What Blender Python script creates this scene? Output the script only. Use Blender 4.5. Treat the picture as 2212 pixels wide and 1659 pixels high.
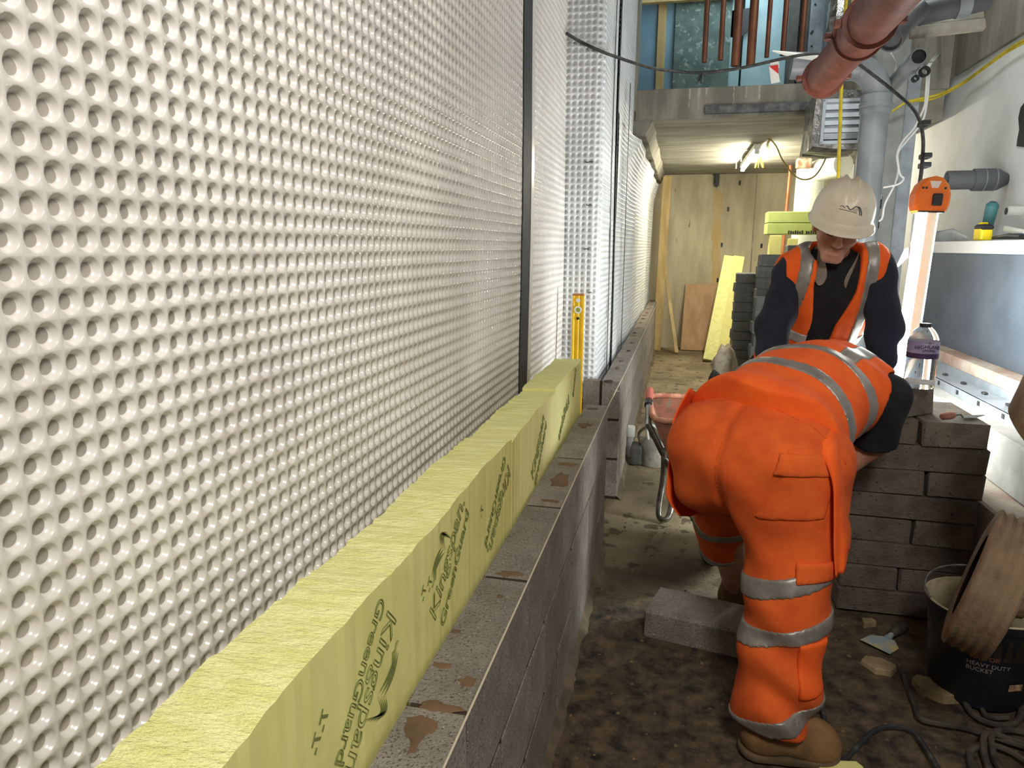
import bpy, bmesh, math, random
import numpy as np
from mathutils import Vector, Matrix, noise
for o in list(bpy.data.objects): bpy.data.objects.remove(o)
scn = bpy.context.scene
COL = scn.collection
random.seed(7)
# ---------------------------------------------------------------- camera
IW, IH, FPX = 2212.0, 1659.0, 1534.0
CAM = Vector((0.0, 0.0, 1.396))
_d = Vector((1470 - IW/2, -(535 - IH/2), -FPX)).normalized()
_r = math.radians(2.9)
_u = Vector((math.sin(_r), math.cos(_r), 0)); _u = (_u - _d*_u.dot(_d)).normalized()
_x = _d.cross(_u)
ROT = Matrix((_x, _d, _u))
cd = bpy.data.cameras.new('camera'); cam = bpy.data.objects.new('camera', cd); COL.objects.link(cam)
cam.matrix_world = Matrix.Translation(CAM) @ ROT.to_4x4()
cd.sensor_width = 36; cd.lens = FPX/IW*36; cd.clip_start = .02
scn.camera = cam
def ray(px, py): return ROT @ Vector((px - IW/2, -(py - IH/2), -FPX))
def AX(px, py, X): d = ray(px, py); return CAM + d*((X - CAM.x)/d.x)
def AY(px, py, Y): d = ray(px, py); return CAM + d*((Y - CAM.y)/d.y)
def AZ(px, py, Z=0.0): d = ray(px, py); return CAM + d*((Z - CAM.z)/d.z)
# ---------------------------------------------------------------- light and exposure
scn.view_settings.view_transform = 'Standard'; scn.view_settings.look = 'None'
scn.view_settings.gamma = 1; scn.view_settings.use_curve_mapping = False
scn.view_settings.exposure = 0.0
w = bpy.data.worlds.new('world'); scn.world = w; w.use_nodes = True
w.node_tree.nodes['Background'].inputs[0].default_value = (.75, .85, 1, 1)
w.node_tree.nodes['Background'].inputs[1].default_value = .10
def area(name, loc, target, power, size, color, sizey=None):
    l = bpy.data.lights.new(name, 'AREA'); l.energy = power; l.color = color
    l.shape = 'RECTANGLE'; l.size = size; l.size_y = sizey or size
    o = bpy.data.objects.new(name, l); COL.objects.link(o); o.location = loc
    o.rotation_euler = (Vector(target) - Vector(loc)).to_track_quat('-Z', 'Y').to_euler()
    return o
# unseen area light assumed behind and above the camera, lighting membrane and board tops
area('assumed_near_light', (.48, -.2, 2.55), (-.35, 2.3, 1.0), 47, .45, (1, .955, .89))
# unseen fill light added high over the passage to brighten beam and pipes
area('passage_fill_light', (1.05, 4.4, 3.7), (1.0, 5.2, 1.6), 16, .4, (.95, 1, .97))
# unseen light assumed above the upper floor, brightening the sheets behind the opening
area('assumed_upper_light', (.35, 6.3, 3.85), (.35, 7.4, 2.9), 14, .8, (.72, .92, 1))
# ---------------------------------------------------------------- helpers
def S(r, g, b):
    f = lambda c: (c/255/12.92 if c/255 <= .04045 else ((c/255 + .055)/1.055)**2.4)
    return (f(r), f(g), f(b), 1)
MATS = {}
def mat(name, c1, c2=None, scale=8, rough=.8, metal=0, bump=0, bscale=80, lo=.4, hi=.6, spots=None, sscale=40, sth=.68, stretch=(1, 1, 1),
        spec=.5, emit=None, estr=0, trans=0, sss=0, detail=6, alpha=1, spots2=None, s2scale=3, s2th=.6):
    m = bpy.data.materials.new(name); m.use_nodes = True; nt = m.node_tree; N = nt.nodes; L = nt.links
    b = N['Principled BSDF']; b.inputs['Roughness'].default_value = rough; b.inputs['Metallic'].default_value = metal
    b.inputs['Specular IOR Level'].default_value = spec
    b.inputs['Base Color'].default_value = c1
    tc = N.new('ShaderNodeTexCoord'); mp = N.new('ShaderNodeMapping'); mp.inputs['Scale'].default_value = stretch
    L.new(tc.outputs['Object'], mp.inputs['Vector'])
    col = None
    def nz(sc, det=detail, rg=.6):
        n = N.new('ShaderNodeTexNoise'); n.inputs['Scale'].default_value = sc; n.inputs['Detail'].default_value = det; n.inputs['Roughness'].default_value = rg
        L.new(mp.outputs[0], n.inputs['Vector']); return n.outputs['Fac']
    def mix(fac, a, bb):
        x = N.new('ShaderNodeMix'); x.data_type = 'RGBA'; L.new(fac, x.inputs[0])
        if isinstance(a, tuple): x.inputs[6].default_value = a
        else: L.new(a, x.inputs[6])
        x.inputs[7].default_value = bb; return x.outputs[2]
    def ramp(src, l, h):
        r = N.new('ShaderNodeMapRange'); r.inputs[1].default_value = l; r.inputs[2].default_value = h; L.new(src, r.inputs[0]); return r.outputs[0]
    if c2: col = mix(ramp(nz(scale), lo, hi), c1, c2)
    if spots: col = mix(ramp(nz(sscale, 3), sth, sth + .04), col or c1, spots)
    if spots2: col = mix(ramp(nz(s2scale, 5), s2th, s2th + .06), col or c1, spots2)
    if col: L.new(col, b.inputs['Base Color'])
    if bump:
        bn = N.new('ShaderNodeBump'); bn.inputs['Strength'].default_value = bump; bn.inputs['Distance'].default_value = .01
        L.new(nz(bscale, 4, .7), bn.inputs['Height']); L.new(bn.outputs[0], b.inputs['Normal'])
    if emit: b.inputs['Emission Color'].default_value = emit; b.inputs['Emission Strength'].default_value = estr
    if trans: b.inputs['Transmission Weight'].default_value = trans
    if alpha < 1: b.inputs['Alpha'].default_value = alpha
    if sss: b.inputs['Subsurface Weight'].default_value = sss; b.inputs['Subsurface Radius'].default_value = (.012, .006, .003)
    MATS[name] = m; return m
def tag(o, label, cat=None, group=None, kind=None):
    if label: o['label'] = label
    if cat: o['category'] = cat
    if group: o['group'] = group
    if kind: o['kind'] = kind
    return o
def empty(name, loc, label, cat, group=None, kind=None, rz=0):
    o = bpy.data.objects.new(name, None); COL.objects.link(o); o.location = loc; o.rotation_euler = (0, 0, rz); o.empty_display_size = .05
    return tag(o, label, cat, group, kind)
def link(name, me, m, parent=None, world=False):
    o = bpy.data.objects.new(name, me); COL.objects.link(o)
    for x in (m if isinstance(m, (list, tuple)) else [m]):
        if x is not None and not me.materials.get(x.name): me.materials.append(x)
    if parent:
        o.parent = parent
        if world: o.matrix_parent_inverse = wm(parent).inverted()
    return o
def wm(o):
    m = Matrix.LocRotScale(o.location, o.rotation_euler, o.scale)
    return (wm(o.parent) @ o.matrix_parent_inverse @ m) if o.parent else m
class MB:
    def __init__(s): s.v = []; s.f = []; s.mi = []
    def add(s, vs, fs, mi=0):
        n = len(s.v); s.v += [tuple(v) for v in vs]; s.f += [tuple(i + n for i in f) for f in fs]; s.mi += [mi]*len(fs); return s
    def box(s, lo, hi, M=None, mi=0):
        vs = [Vector((x, y, z)) for x in (lo[0], hi[0]) for y in (lo[1], hi[1]) for z in (lo[2], hi[2])]
        if M: vs = [M @ v for v in vs]
        return s.add(vs, [(0, 1, 3, 2), (4, 6, 7, 5), (0, 4, 5, 1), (2, 3, 7, 6), (0, 2, 6, 4), (1, 5, 7, 3)], mi)
    def hexa(s, p, mi=0):   # 8 points: bottom ring of 4 (counter-clockwise from above), then top ring
        return s.add(p, [(3, 2, 1, 0), (4, 5, 6, 7), (0, 1, 5, 4), (1, 2, 6, 5), (2, 3, 7, 6), (3, 0, 4, 7)], mi)
    def tube(s, pts, r, n=8, caps=True, mi=0, flat=None):
        P = [Vector(p) for p in pts]; rs = r if isinstance(r, (list, tuple)) else [r]*len(P)
        t0 = (P[1] - P[0]).normalized(); a = Vector((0, 0, 1)) if abs(t0.z) < .9 else Vector((1, 0, 0))
        nr = (a - t0*a.dot(t0)).normalized(); vs = []
        for i, p in enumerate(P):
            t = (P[min(i + 1, len(P) - 1)] - P[max(i - 1, 0)]).normalized()
            nr = nr - t*nr.dot(t); nr = nr.normalized() if nr.length > 1e-6 else t.orthogonal().normalized()
            b = t.cross(nr)
            for k in range(n):
                an = 2*math.pi*k/n; vs.append(p + (nr*math.cos(an) + b*math.sin(an)*(flat or 1))*rs[i])
        fs = [(i*n + k, i*n + (k + 1) % n, (i + 1)*n + (k + 1) % n, (i + 1)*n + k) for i in range(len(P) - 1) for k in range(n)]
        if caps: fs += [tuple(reversed(range(n))), tuple(range((len(P) - 1)*n, len(P)*n))]
        return s.add(vs, fs, mi)
    def lathe(s, prof, n=24, M=None, mi=0, cap=True, sy=1):
        vs = [Vector((r*math.cos(2*math.pi*k/n), sy*r*math.sin(2*math.pi*k/n), z)) for r, z in prof for k in range(n)]
        if M: vs = [M @ v for v in vs]
        fs = [(i*n + k, i*n + (k + 1) % n, (i + 1)*n + (k + 1) % n, (i + 1)*n + k) for i in range(len(prof) - 1) for k in range(n)]
        if cap:
            if prof[0][0] > 1e-5: fs.append(tuple(reversed(range(n))))
            if prof[-1][0] > 1e-5: fs.append(tuple(range((len(prof) - 1)*n, len(prof)*n)))
        return s.add(vs, fs, mi)
    def prism(s, poly, a, b, M=None, mi=0):  # 2d polygon in local xy, extruded z a..b
        n = len(poly); vs = [Vector((x, y, a)) for x, y in poly] + [Vector((x, y, b)) for x, y in poly]
        if M: vs = [M @ v for v in vs]
        return s.add(vs, [tuple(reversed(range(n))), tuple(range(n, 2*n))] + [(i, (i + 1) % n, n + (i + 1) % n, n + i) for i in range(n)], mi)
    def mesh(s, name, smooth=False, bevel=0, seg=1, ang=35, fix=True):
        me = bpy.data.meshes.new(name); me.from_pydata(s.v, [], s.f)
        if any(s.mi): me.polygons.foreach_set('material_index', s.mi)
        bm = bmesh.new(); bm.from_mesh(me)
        if fix: bmesh.ops.recalc_face_normals(bm, faces=bm.faces)
        if bevel:
            ed = [e for e in bm.edges if len(e.link_faces) == 2 and e.calc_face_angle(0) > math.radians(ang)]
            bmesh.ops.bevel(bm, geom=ed, offset=bevel, segments=seg, affect='EDGES', profile=.6)
        bm.to_mesh(me); bm.free()
        if smooth:
            me.polygons.foreach_set('use_smooth', [True]*len(me.polygons))
            if smooth != 2: me.set_sharp_from_angle(angle=math.radians(40))
        return me
    def build(s, name, m, parent=None, smooth=False, bevel=0, seg=1, world=True, fix=True):
        return link(name, s.mesh(name, smooth, bevel, seg, fix=fix), m, parent, world)
def spline(pts, n=12):   # Catmull-Rom
    P = [Vector(p) for p in pts]; out = []
    for i in range(len(P) - 1):
        p0, p1, p2, p3 = P[max(i - 1, 0)], P[i], P[i + 1], P[min(i + 2, len(P) - 1)]
        for k in range(n):
            t = k/n; out.append(.5*((2*p1) + (p2 - p0)*t + (2*p0 - 5*p1 + 4*p2 - p3)*t*t + (3*p1 - p0 - 3*p2 + p3)*t**3))
    return out + [P[-1]]
def frame(o, z, x=None):   # matrix with local z along z and local x near x
    z = Vector(z).normalized(); x = Vector(x) if x else (Vector((1, 0, 0)) if abs(z.x) < .9 else Vector((0, 1, 0)))
    x = (x - z*x.dot(z)).normalized(); y = z.cross(x); o = Vector(o)
    return Matrix(((x.x, y.x, z.x, o.x), (x.y, y.y, z.y, o.y), (x.z, y.z, z.z, o.z), (0, 0, 0, 1)))
def np_mesh(name, v, quads, tris=None, mi=None, smooth=True):
    me = bpy.data.meshes.new(name); nv = len(v)
    me.vertices.add(nv); me.vertices.foreach_set('co', np.asarray(v, np.float32).ravel())
    q = np.asarray(quads, np.int32); nl = q.size
    me.loops.add(nl); me.loops.foreach_set('vertex_index', q.ravel())
    k = q.shape[1]; me.polygons.add(len(q)); me.polygons.foreach_set('loop_start', np.arange(0, nl, k, dtype=np.int32))
    if mi is not None: me.polygons.foreach_set('material_index', np.asarray(mi, np.int32))
    if smooth: me.polygons.foreach_set('use_smooth', np.ones(len(q), bool))
    me.update(calc_edges=True); me.validate(); return me
def text_mesh(name, body, size, m, M, parent=None, outline=0, depth=.0004, align='LEFT', shear=0, spacing=1, world=True):
    c = bpy.data.curves.new(name, 'FONT'); c.body = body; c.size = size; c.align_x = align; c.shear = shear; c.space_character = spacing
    c.resolution_u = 3
    if outline: c.fill_mode = 'NONE'; c.bevel_depth = outline; c.bevel_resolution = 0
    else: c.extrude = depth
    o = bpy.data.objects.new(name, c); COL.objects.link(o)
    bpy.context.view_layer.update()
    me = bpy.data.meshes.new_from_object(o.evaluated_get(bpy.context.evaluated_depsgraph_get()))
    bpy.data.objects.remove(o); bpy.data.curves.remove(c)
    me.transform(M); me.materials.clear()
    return link(name, me, m, parent, world)
# ---------------------------------------------------------------- materials
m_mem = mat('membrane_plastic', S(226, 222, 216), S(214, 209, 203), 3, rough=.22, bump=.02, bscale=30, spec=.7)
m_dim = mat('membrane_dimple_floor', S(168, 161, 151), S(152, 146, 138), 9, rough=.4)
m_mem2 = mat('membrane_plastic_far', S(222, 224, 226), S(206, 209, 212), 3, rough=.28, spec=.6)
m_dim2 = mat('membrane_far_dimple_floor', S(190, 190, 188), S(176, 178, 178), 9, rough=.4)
m_tape = mat('butyl_tape', S(38, 40, 46), S(58, 60, 66), 30, rough=.55, spots=S(140, 140, 140), sscale=60, sth=.72)
m_conc = mat('concrete', S(150, 144, 128), S(112, 106, 92), 2.2, rough=.9, bump=.25, bscale=40, stretch=(1, 1, .6), spots=S(84, 78, 66), sscale=14, sth=.68, spots2=S(176, 170, 152), s2scale=1.6, s2th=.6)
m_concwall = mat('board_marked_concrete', S(206, 197, 170), S(178, 168, 142), 2.6, rough=.92, bump=.25, bscale=30, stretch=(1.6, 1, .35), spots=S(120, 110, 88), sscale=9, sth=.7)
m_rust = mat('rust_stain', S(196, 170, 120), S(202, 182, 140), 5, rough=.95, stretch=(2, 1, .4))
m_concbeam = mat('beam_concrete', S(150, 146, 134), S(118, 114, 103), 3.5, rough=.9, bump=.35, bscale=25, stretch=(1.5, 1.5, .35), spots=S(160, 156, 144), sscale=9, sth=.64)
m_soff = mat('soffit_concrete', S(158, 154, 140), S(128, 124, 112), 2.6, rough=.9, bump=.2, bscale=30, stretch=(.5, 2.2, 1), spots=S(96, 92, 82), sscale=8, sth=.7, spots2=S(170, 165, 148), s2scale=2.2, s2th=.6)
m_paint = mat('white_paint', S(226, 228, 228), S(214, 215, 214), 2, rough=.7, bump=.05, bscale=90, spots=S(150, 150, 148), sscale=55, sth=.735)
m_pink = mat('dusty_concrete', S(150, 122, 108), S(176, 166, 152), 4, rough=.95, bump=.3, bscale=60, spots=S(96, 80, 70), sscale=50, sth=.7)
m_block = [mat('concrete_block_%d' % i, S(*a), S(*b), 9, rough=.97, bump=1, bscale=170, spots=S(100, 92, 85), sscale=190, sth=.575, spots2=S(206, 198, 188), s2scale=150, s2th=.62) for i, (a, b) in enumerate(
    [((166, 156, 147), (146, 136, 128)), ((172, 163, 152), (150, 141, 132)), ((158, 149, 140), (138, 129, 121))])]
m_dblock = [mat('dense_block_%d' % i, S(*a), S(*b), 9, rough=.97, bump=1, bscale=100, spots=S(60, 54, 48), sscale=80, sth=.63) for i, (a, b) in enumerate(
    [((118, 106, 94), (98, 88, 78)), ((126, 115, 102), (104, 94, 83))])]
m_gblock = mat('grey_block', S(112, 114, 112), S(92, 93, 90), 7, rough=.97, bump=.6, bscale=120)
m_mortar = mat('mortar', S(60, 44, 32), S(46, 34, 26), 14, rough=.95, bump=.5, bscale=90)
m_mortstain = mat('mortar_smear', S(112, 86, 62), S(96, 76, 56), 14, rough=.95, bump=.3, bscale=60)
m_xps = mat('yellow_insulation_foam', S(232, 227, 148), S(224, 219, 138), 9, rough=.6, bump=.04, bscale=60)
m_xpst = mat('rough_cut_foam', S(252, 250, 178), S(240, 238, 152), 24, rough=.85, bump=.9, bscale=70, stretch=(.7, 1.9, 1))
m_print = mat('green_ink', S(112, 122, 62), S(124, 132, 70), 40, rough=.7)
m_ink = mat('black_ink', S(30, 30, 34), rough=.7)
m_yel = mat('yellow_level_paint', S(244, 196, 10), S(228, 178, 8), 12, rough=.35)
m_blk = mat('black_plastic', S(26, 27, 29), S(36, 37, 38), 20, rough=.5)
m_string = mat('string', S(190, 180, 160), rough=.9)
m_timber = mat('timber', S(190, 168, 118), S(166, 142, 94), 4, rough=.8, stretch=(3, 3, .5), spots=S(120, 86, 46), sscale=7, sth=.7)
m_ply = mat('plywood', S(190, 156, 122), S(172, 138, 106), 5, rough=.8, stretch=(2, 2, .6))
m_copper = mat('oxidised_copper', S(120, 76, 56), S(96, 60, 44), 8, rough=.5, metal=.55, stretch=(1, 1, .5))
m_copper2 = mat('bright_copper', S(214, 140, 100), S(190, 118, 80), 6, rough=.4, metal=.5)
m_iron = mat('red_oxide_cast_iron', S(128, 70, 58), S(104, 56, 46), 14, rough=.5, bump=.3, bscale=40, spots=S(176, 130, 116), sscale=60, sth=.7)
m_pvc = mat('grey_plastic_pipe', S(134, 140, 144), S(116, 121, 126), 5, rough=.4, spots=S(170, 172, 172), sscale=30, sth=.72)
m_dpvc = mat('dark_grey_plastic_pipe', S(84, 86, 90), S(70, 72, 76), 6, rough=.45, spots=S(140, 140, 140), sscale=26, sth=.71)
m_foil = mat('foil', S(188, 188, 186), S(140, 140, 138), 20, rough=.28, metal=.9, bump=.8, bscale=22)
m_galv = mat('galvanised_steel', S(170, 178, 186), S(146, 154, 162), 7, rough=.42, metal=.5, spots=S(110, 112, 116), sscale=26, sth=.7)
m_vent = mat('vent_grey_enamel', S(178, 186, 194), S(164, 172, 180), 9, rough=.45)
m_ycab = mat('yellow_cable', S(206, 184, 44), S(176, 156, 36), 12, rough=.5)
m_bcab = mat('black_cable', S(40, 42, 42), S(84, 84, 80), 30, rough=.55, lo=.5, hi=.7)
m_dustcab = mat('dusty_cable', S(78, 72, 60), S(44, 41, 36), 14, rough=.8)
m_wcab = mat('grey_cable', S(196, 198, 196), rough=.5)
m_blue = mat('blue_membrane', S(112, 146, 162), S(100, 134, 152), 4, rough=.5)
m_paleblue = mat('pale_blue_sheet', S(150, 178, 184), S(138, 168, 176), 4, rough=.5)
m_slate = mat('green_grey_board', S(96, 112, 106), S(76, 92, 88), 9, rough=.85, spots=S(128, 142, 136), sscale=22, sth=.6)
m_red = mat('red_tape', S(206, 34, 34), rough=.5)
m_white = mat('white_plastic', S(230, 230, 226), S(220, 220, 214), 8, rough=.4)
m_steel = mat('tube_steel', S(160, 158, 152), S(110, 104, 96), 18, rough=.35, metal=.85)
m_rusttray = mat('rusty_tray', S(156, 94, 72), S(112, 78, 60), 12, rough=.8, spots=S(120, 108, 92), sscale=18, sth=.6)
m_rubber = mat('rubber', S(34, 33, 32), S(50, 48, 45), 30, rough=.85)
m_tank = mat('dark_tank_plastic', S(92, 101, 112), S(78, 86, 96), 3, rough=.5, spots=S(170, 180, 190), sscale=55, sth=.715, bump=.06, bscale=12)
m_tanklid = mat('white_tank_lid', S(226, 226, 220), rough=.5)
m_dirt = mat('dried_clay', S(120, 98, 74), S(150, 126, 98), 9, rough=.95, bump=.5, bscale=50)
m_dust = mat('dusty_tyre', S(138, 116, 92), S(112, 92, 72), 8, rough=.95, bump=.4, bscale=60, stretch=(1, 1, 1), spots=S(60, 48, 38), sscale=18, sth=.72)
m_orange = mat('orange_plastic', S(236, 126, 30), S(220, 110, 22), 10, rough=.45)
# ---------------------------------------------------------------- structure
XF, XB, ZT = -.2935, -.396, .675          # block wall: face, back, top
XM = -.635                                 # near membrane plane
YR = 3.93                                  # membrane return
XM2 = -.425                                # membrane beyond the return
YB = 5.945; YFAR = 10.35; ZC = 2.376; ZS = 2.595; XW = 1.95; ZTOP = 4.0
def struct(name, lo, hi, m, label, cat, bevel=0):
    return tag(MB().box(lo, hi).build(name, m, bevel=bevel), label, cat, kind='structure')
# floor: uneven site slab with dirt
def fh(x, y):
    v = Vector((x, y, 0))
    h = .010*noise.noise(v*2.3) + .006*noise.noise(v*7) + .0035*noise.noise(v*23)
    k = max(0, min(1, (4.2 - y)/1.5)); h += k*(.010*max(0, noise.noise(v*5 + Vector((3, 1, 0)))) + .005*noise.noise(v*40))
    return h - .006
nx, ny = 110, 330; x0, x1, y0, y1 = -.75, 2.05, -.6, 10.4
xs = np.linspace(x0, x1, nx); t = np.linspace(0, 1, ny); ys = y0 + (y1 - y0)*(t**1.35)
fv = [(x, y, fh(x, y)) for y in ys for x in xs]
fq = [(j*nx + i, j*nx + i + 1, (j + 1)*nx + i + 1, (j + 1)*nx + i) for j in range(ny - 1) for i in range(nx - 1)]
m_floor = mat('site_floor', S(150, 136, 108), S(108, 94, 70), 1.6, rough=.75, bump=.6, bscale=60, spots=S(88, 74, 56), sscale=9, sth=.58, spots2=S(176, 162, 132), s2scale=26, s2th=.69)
def floor_mud_shade(m):
    # wet dark mud and the near floor's shadow share one painted colour (Y < ~3.3 m); the rest is dusty screed
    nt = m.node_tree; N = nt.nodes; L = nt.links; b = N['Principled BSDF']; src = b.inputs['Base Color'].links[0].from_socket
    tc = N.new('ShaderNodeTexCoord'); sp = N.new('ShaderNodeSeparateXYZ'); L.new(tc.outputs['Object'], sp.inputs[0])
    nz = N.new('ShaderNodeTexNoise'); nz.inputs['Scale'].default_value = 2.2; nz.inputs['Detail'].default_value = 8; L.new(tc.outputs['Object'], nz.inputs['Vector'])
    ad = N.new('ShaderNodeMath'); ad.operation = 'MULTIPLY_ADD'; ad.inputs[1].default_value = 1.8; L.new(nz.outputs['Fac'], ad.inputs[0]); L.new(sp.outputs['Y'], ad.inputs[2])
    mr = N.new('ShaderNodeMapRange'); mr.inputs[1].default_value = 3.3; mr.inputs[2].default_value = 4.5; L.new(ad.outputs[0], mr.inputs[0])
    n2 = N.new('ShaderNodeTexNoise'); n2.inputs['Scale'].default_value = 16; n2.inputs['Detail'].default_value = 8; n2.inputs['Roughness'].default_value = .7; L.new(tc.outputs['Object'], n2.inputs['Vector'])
    mud_shade = N.new('ShaderNodeValToRGB'); e = mud_shade.color_ramp.elements; e[0].position = .36; e[0].color = S(26, 20, 15); e[1].position = .70; e[1].color = S(112, 92, 68)
    L.new(n2.outputs['Fac'], mud_shade.inputs[0])
    x = N.new('ShaderNodeMix'); x.data_type = 'RGBA'; L.new(mr.outputs[0], x.inputs[0]); L.new(mud_shade.outputs[0], x.inputs[6]); L.new(src, x.inputs[7]); L.new(x.outputs[2], b.inputs['Base Color'])
floor_mud_shade(m_floor)
tag(link('floor', np_mesh('floor', fv, fq), m_floor), 'muddy screed floor of the basement passage, near shadow painted into its colour', 'floor', kind='structure')
struct('floor_base', (-.75, -.6, -.12), (2.6, 10.6, -.03), m_conc, 'concrete slab under the muddy screed', 'floor')
struct('wall_left', (-.80, -.6, -.03), (-.662, YR + .03, ZTOP), m_conc, 'concrete retaining wall hidden behind the near dimpled membrane', 'wall')
struct('wall_left_pier', (-.80, YR + .03, -.03), (-.452, YB, ZTOP), m_conc, 'concrete pier behind the far dimpled membrane', 'wall')
struct('wall_left_far', (-.80, YB, -.03), (-.452, YFAR, ZC), m_conc, 'concrete wall behind the membrane under the slab', 'wall')
# far wall with formwork joints and stains
fw = struct('wall_far', (-.80, YFAR, -.03), (2.6, YFAR + .2, ZC + .02), m_concwall, 'stained concrete end wall of the passage', 'wall')
for px in (1620, 1690):
    p = AY(px, 600, YFAR); MB().box((p.x - .006, YFAR - .003, .02), (p.x + .006, YFAR + .01, ZC)).build('formwork_joint', m_concbeam, fw)
def patch(name, pts, m, parent, d=.002):   # thin stain following a plane of constant Y on the far wall
    q = [AY(px, py, YFAR) for px, py in pts]; c = sum(q, Vector())/len(q)
    MB().prism([(p.x, p.z) for p in q], 0, d, M=Matrix(((1, 0, 0, 0), (0, 0, -1, YFAR + .0005), (0, 1, 0, 0), (0, 0, 0, 1)))).build(name, m, parent)
rs = random.Random(3)
L_ = [(1546 - 4 + rs.uniform(-3, 3) - (y - 420)*.03, y) for y in range(415, 640, 16)]; R_ = [(1560 + rs.uniform(-3, 4) - (y - 420)*.035, y) for y in range(630, 414, -16)]
patch('rust_stain', [(1549, 408)] + L_ + R_, m_rust, fw)
for px, py in ((1573, 452), (1559, 529), (1550, 605), (1645, 531), (1634, 366), (1598, 395)):
    p = AY(px, py, YFAR); MB().box((p.x - .012, YFAR - .012, p.z - .03), (p.x + .012, YFAR + .01, p.z + .03)).build('tie_hole_plug', m_blk, fw, bevel=.004)
p = AY(1547, 400, YFAR)
MB().tube([(p.x - .02, YFAR - .01, ZC - .02), (p.x, YFAR - .03, p.z + .25), (p.x, YFAR - .05, p.z + .02), (p.x, YFAR - .09, p.z)], .035, 10).build('weep_pipe', m_dpvc, fw, smooth=True)
# slab over the far passage, its front edge and soffit ribs
sl = struct('ceiling', (-.452, YB, ZC), (1.40, YFAR, ZS), m_soff, 'concrete floor slab over the passage with stained soffit', 'ceiling')
MB().box((1.401, YB + .37, ZC), (1.90, YFAR, ZS)).build('slab_extension', m_soff, sl)
fe = MB().box((-.40, YB - .012, ZC - .002), (1.30, YB, ZS + .004)).build('slab_edge', m_concbeam, sl, bevel=.006)
p0_, p1_ = AY(1522, 238, YB - .02), AY(1760, 234, YB - .02)
MB().box((p0_.x, YB - .045, p0_.z - .032), (1.25, YB - .012, p0_.z + .03)).build('edge_angle', mat('dirty_dark_steel', S(74, 76, 80), S(116, 116, 114), 12, rough=.6, metal=.3), sl, bevel=.006)
m_lime = mat('lime_bloom', S(176, 173, 162), S(158, 154, 142), 20, rough=.9)
for px, w_ in ((1490, .03), (1510, .05), (1526, .04), (1612, .03), (1640, .04), (1585, .02)):   # lime runs
    q = AY(px, 197, YB); h = .10 + .05*math.sin(px)
    rl = random.Random(px); k = 9; L1 = [(q.x - w_*.25*(1 - .6*i/k) + rl.uniform(-.004, .004), ZS - h*i/k) for i in range(k + 1)]; R1 = [(q.x + w_*.25*(1 - .6*i/k) + rl.uniform(-.004, .004), ZS - h*i/k) for i in range(k, -1, -1)]
    MB().prism(L1 + R1, 0, .0015, M=Matrix(((1, 0, 0, 0), (0, 0, -1, YB - .0125), (0, 1, 0, 0), (0, 0, 0, 1)))).build('lime_run', m_lime, sl)
# downstand strip along the membrane head, under the slab
ds = MB()
yy = np.linspace(YB + .02, YFAR - .05, 24)
for i in range(23):
    a, b = yy[i], yy[i + 1]; f = lambda y: .004*math.sin(y*5.1) + .003*math.sin(y*11.7)
    ds.hexa([(-.44, a, ZC - .13 + f(a)), (-.31 + f(a), a, ZC - .11 - f(a)), (-.31 + f(b), b, ZC - .11 - f(b)), (-.44, b, ZC - .13 + f(b)), (-.44, a, ZC), (-.26 + f(a), a, ZC), (-.26 + f(b), b, ZC), (-.44, b, ZC)])
tag(ds.build('trim_1', m_concbeam), 'rough concrete downstand running along the top of the far membrane', 'trim', kind='structure')
# right hand column, white wall, downstand beam over it, high ceiling, upper floor back wall
struct('wall_right', (XW, -.6, -.03), (XW + .15, YFAR, 2.667), m_paint, 'white painted wall behind the tank', 'wall')
struct('wall_right_beam', (XW - .03, -.6, 2.667), (XW + .15, YFAR, ZTOP), m_concbeam, 'board marked concrete beam above the white wall', 'beam')
xc0 = AY(1905, 300, YB).x - .1; xc1 = AY(1950, 300, YB).x
struct('wall_right_column', (xc0, YB, -.03), (xc1, YB + .35, ZTOP), mat('grey_column_concrete', S(150, 152, 150), S(126, 128, 126), 4, rough=.85, bump=.2, bscale=40), 'grey concrete column between the soil pipe and the white wall', 'column', bevel=.01)
struct('wall_right_upper', (xc1 - .02, YB + .36, ZC - .001 + ZS - ZC), (XW - .03, YB + .5, ZTOP), m_concbeam, 'concrete wall above the slab behind the grey column', 'wall')
struct('ceiling_high', (-.80, -.6, ZTOP), (2.6, YFAR, ZTOP + .15), m_conc, 'concrete soffit high above the near passage', 'ceiling')
struct('wall_back', (-.80, -.8, -.03), (2.6, -.62, ZTOP + .15), m_conc, 'concrete wall behind the photographer', 'wall')
# column at the left end of the slab edge
struct('wall_left_column', (AY(1342, 30, YB - .03).x, YB - .03, ZC + .06), (AY(1381, 30, YB - .03).x, YB + .25, ZTOP), m_concbeam, 'concrete column rising beside the opening above the slab', 'column', bevel=.012)
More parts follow.
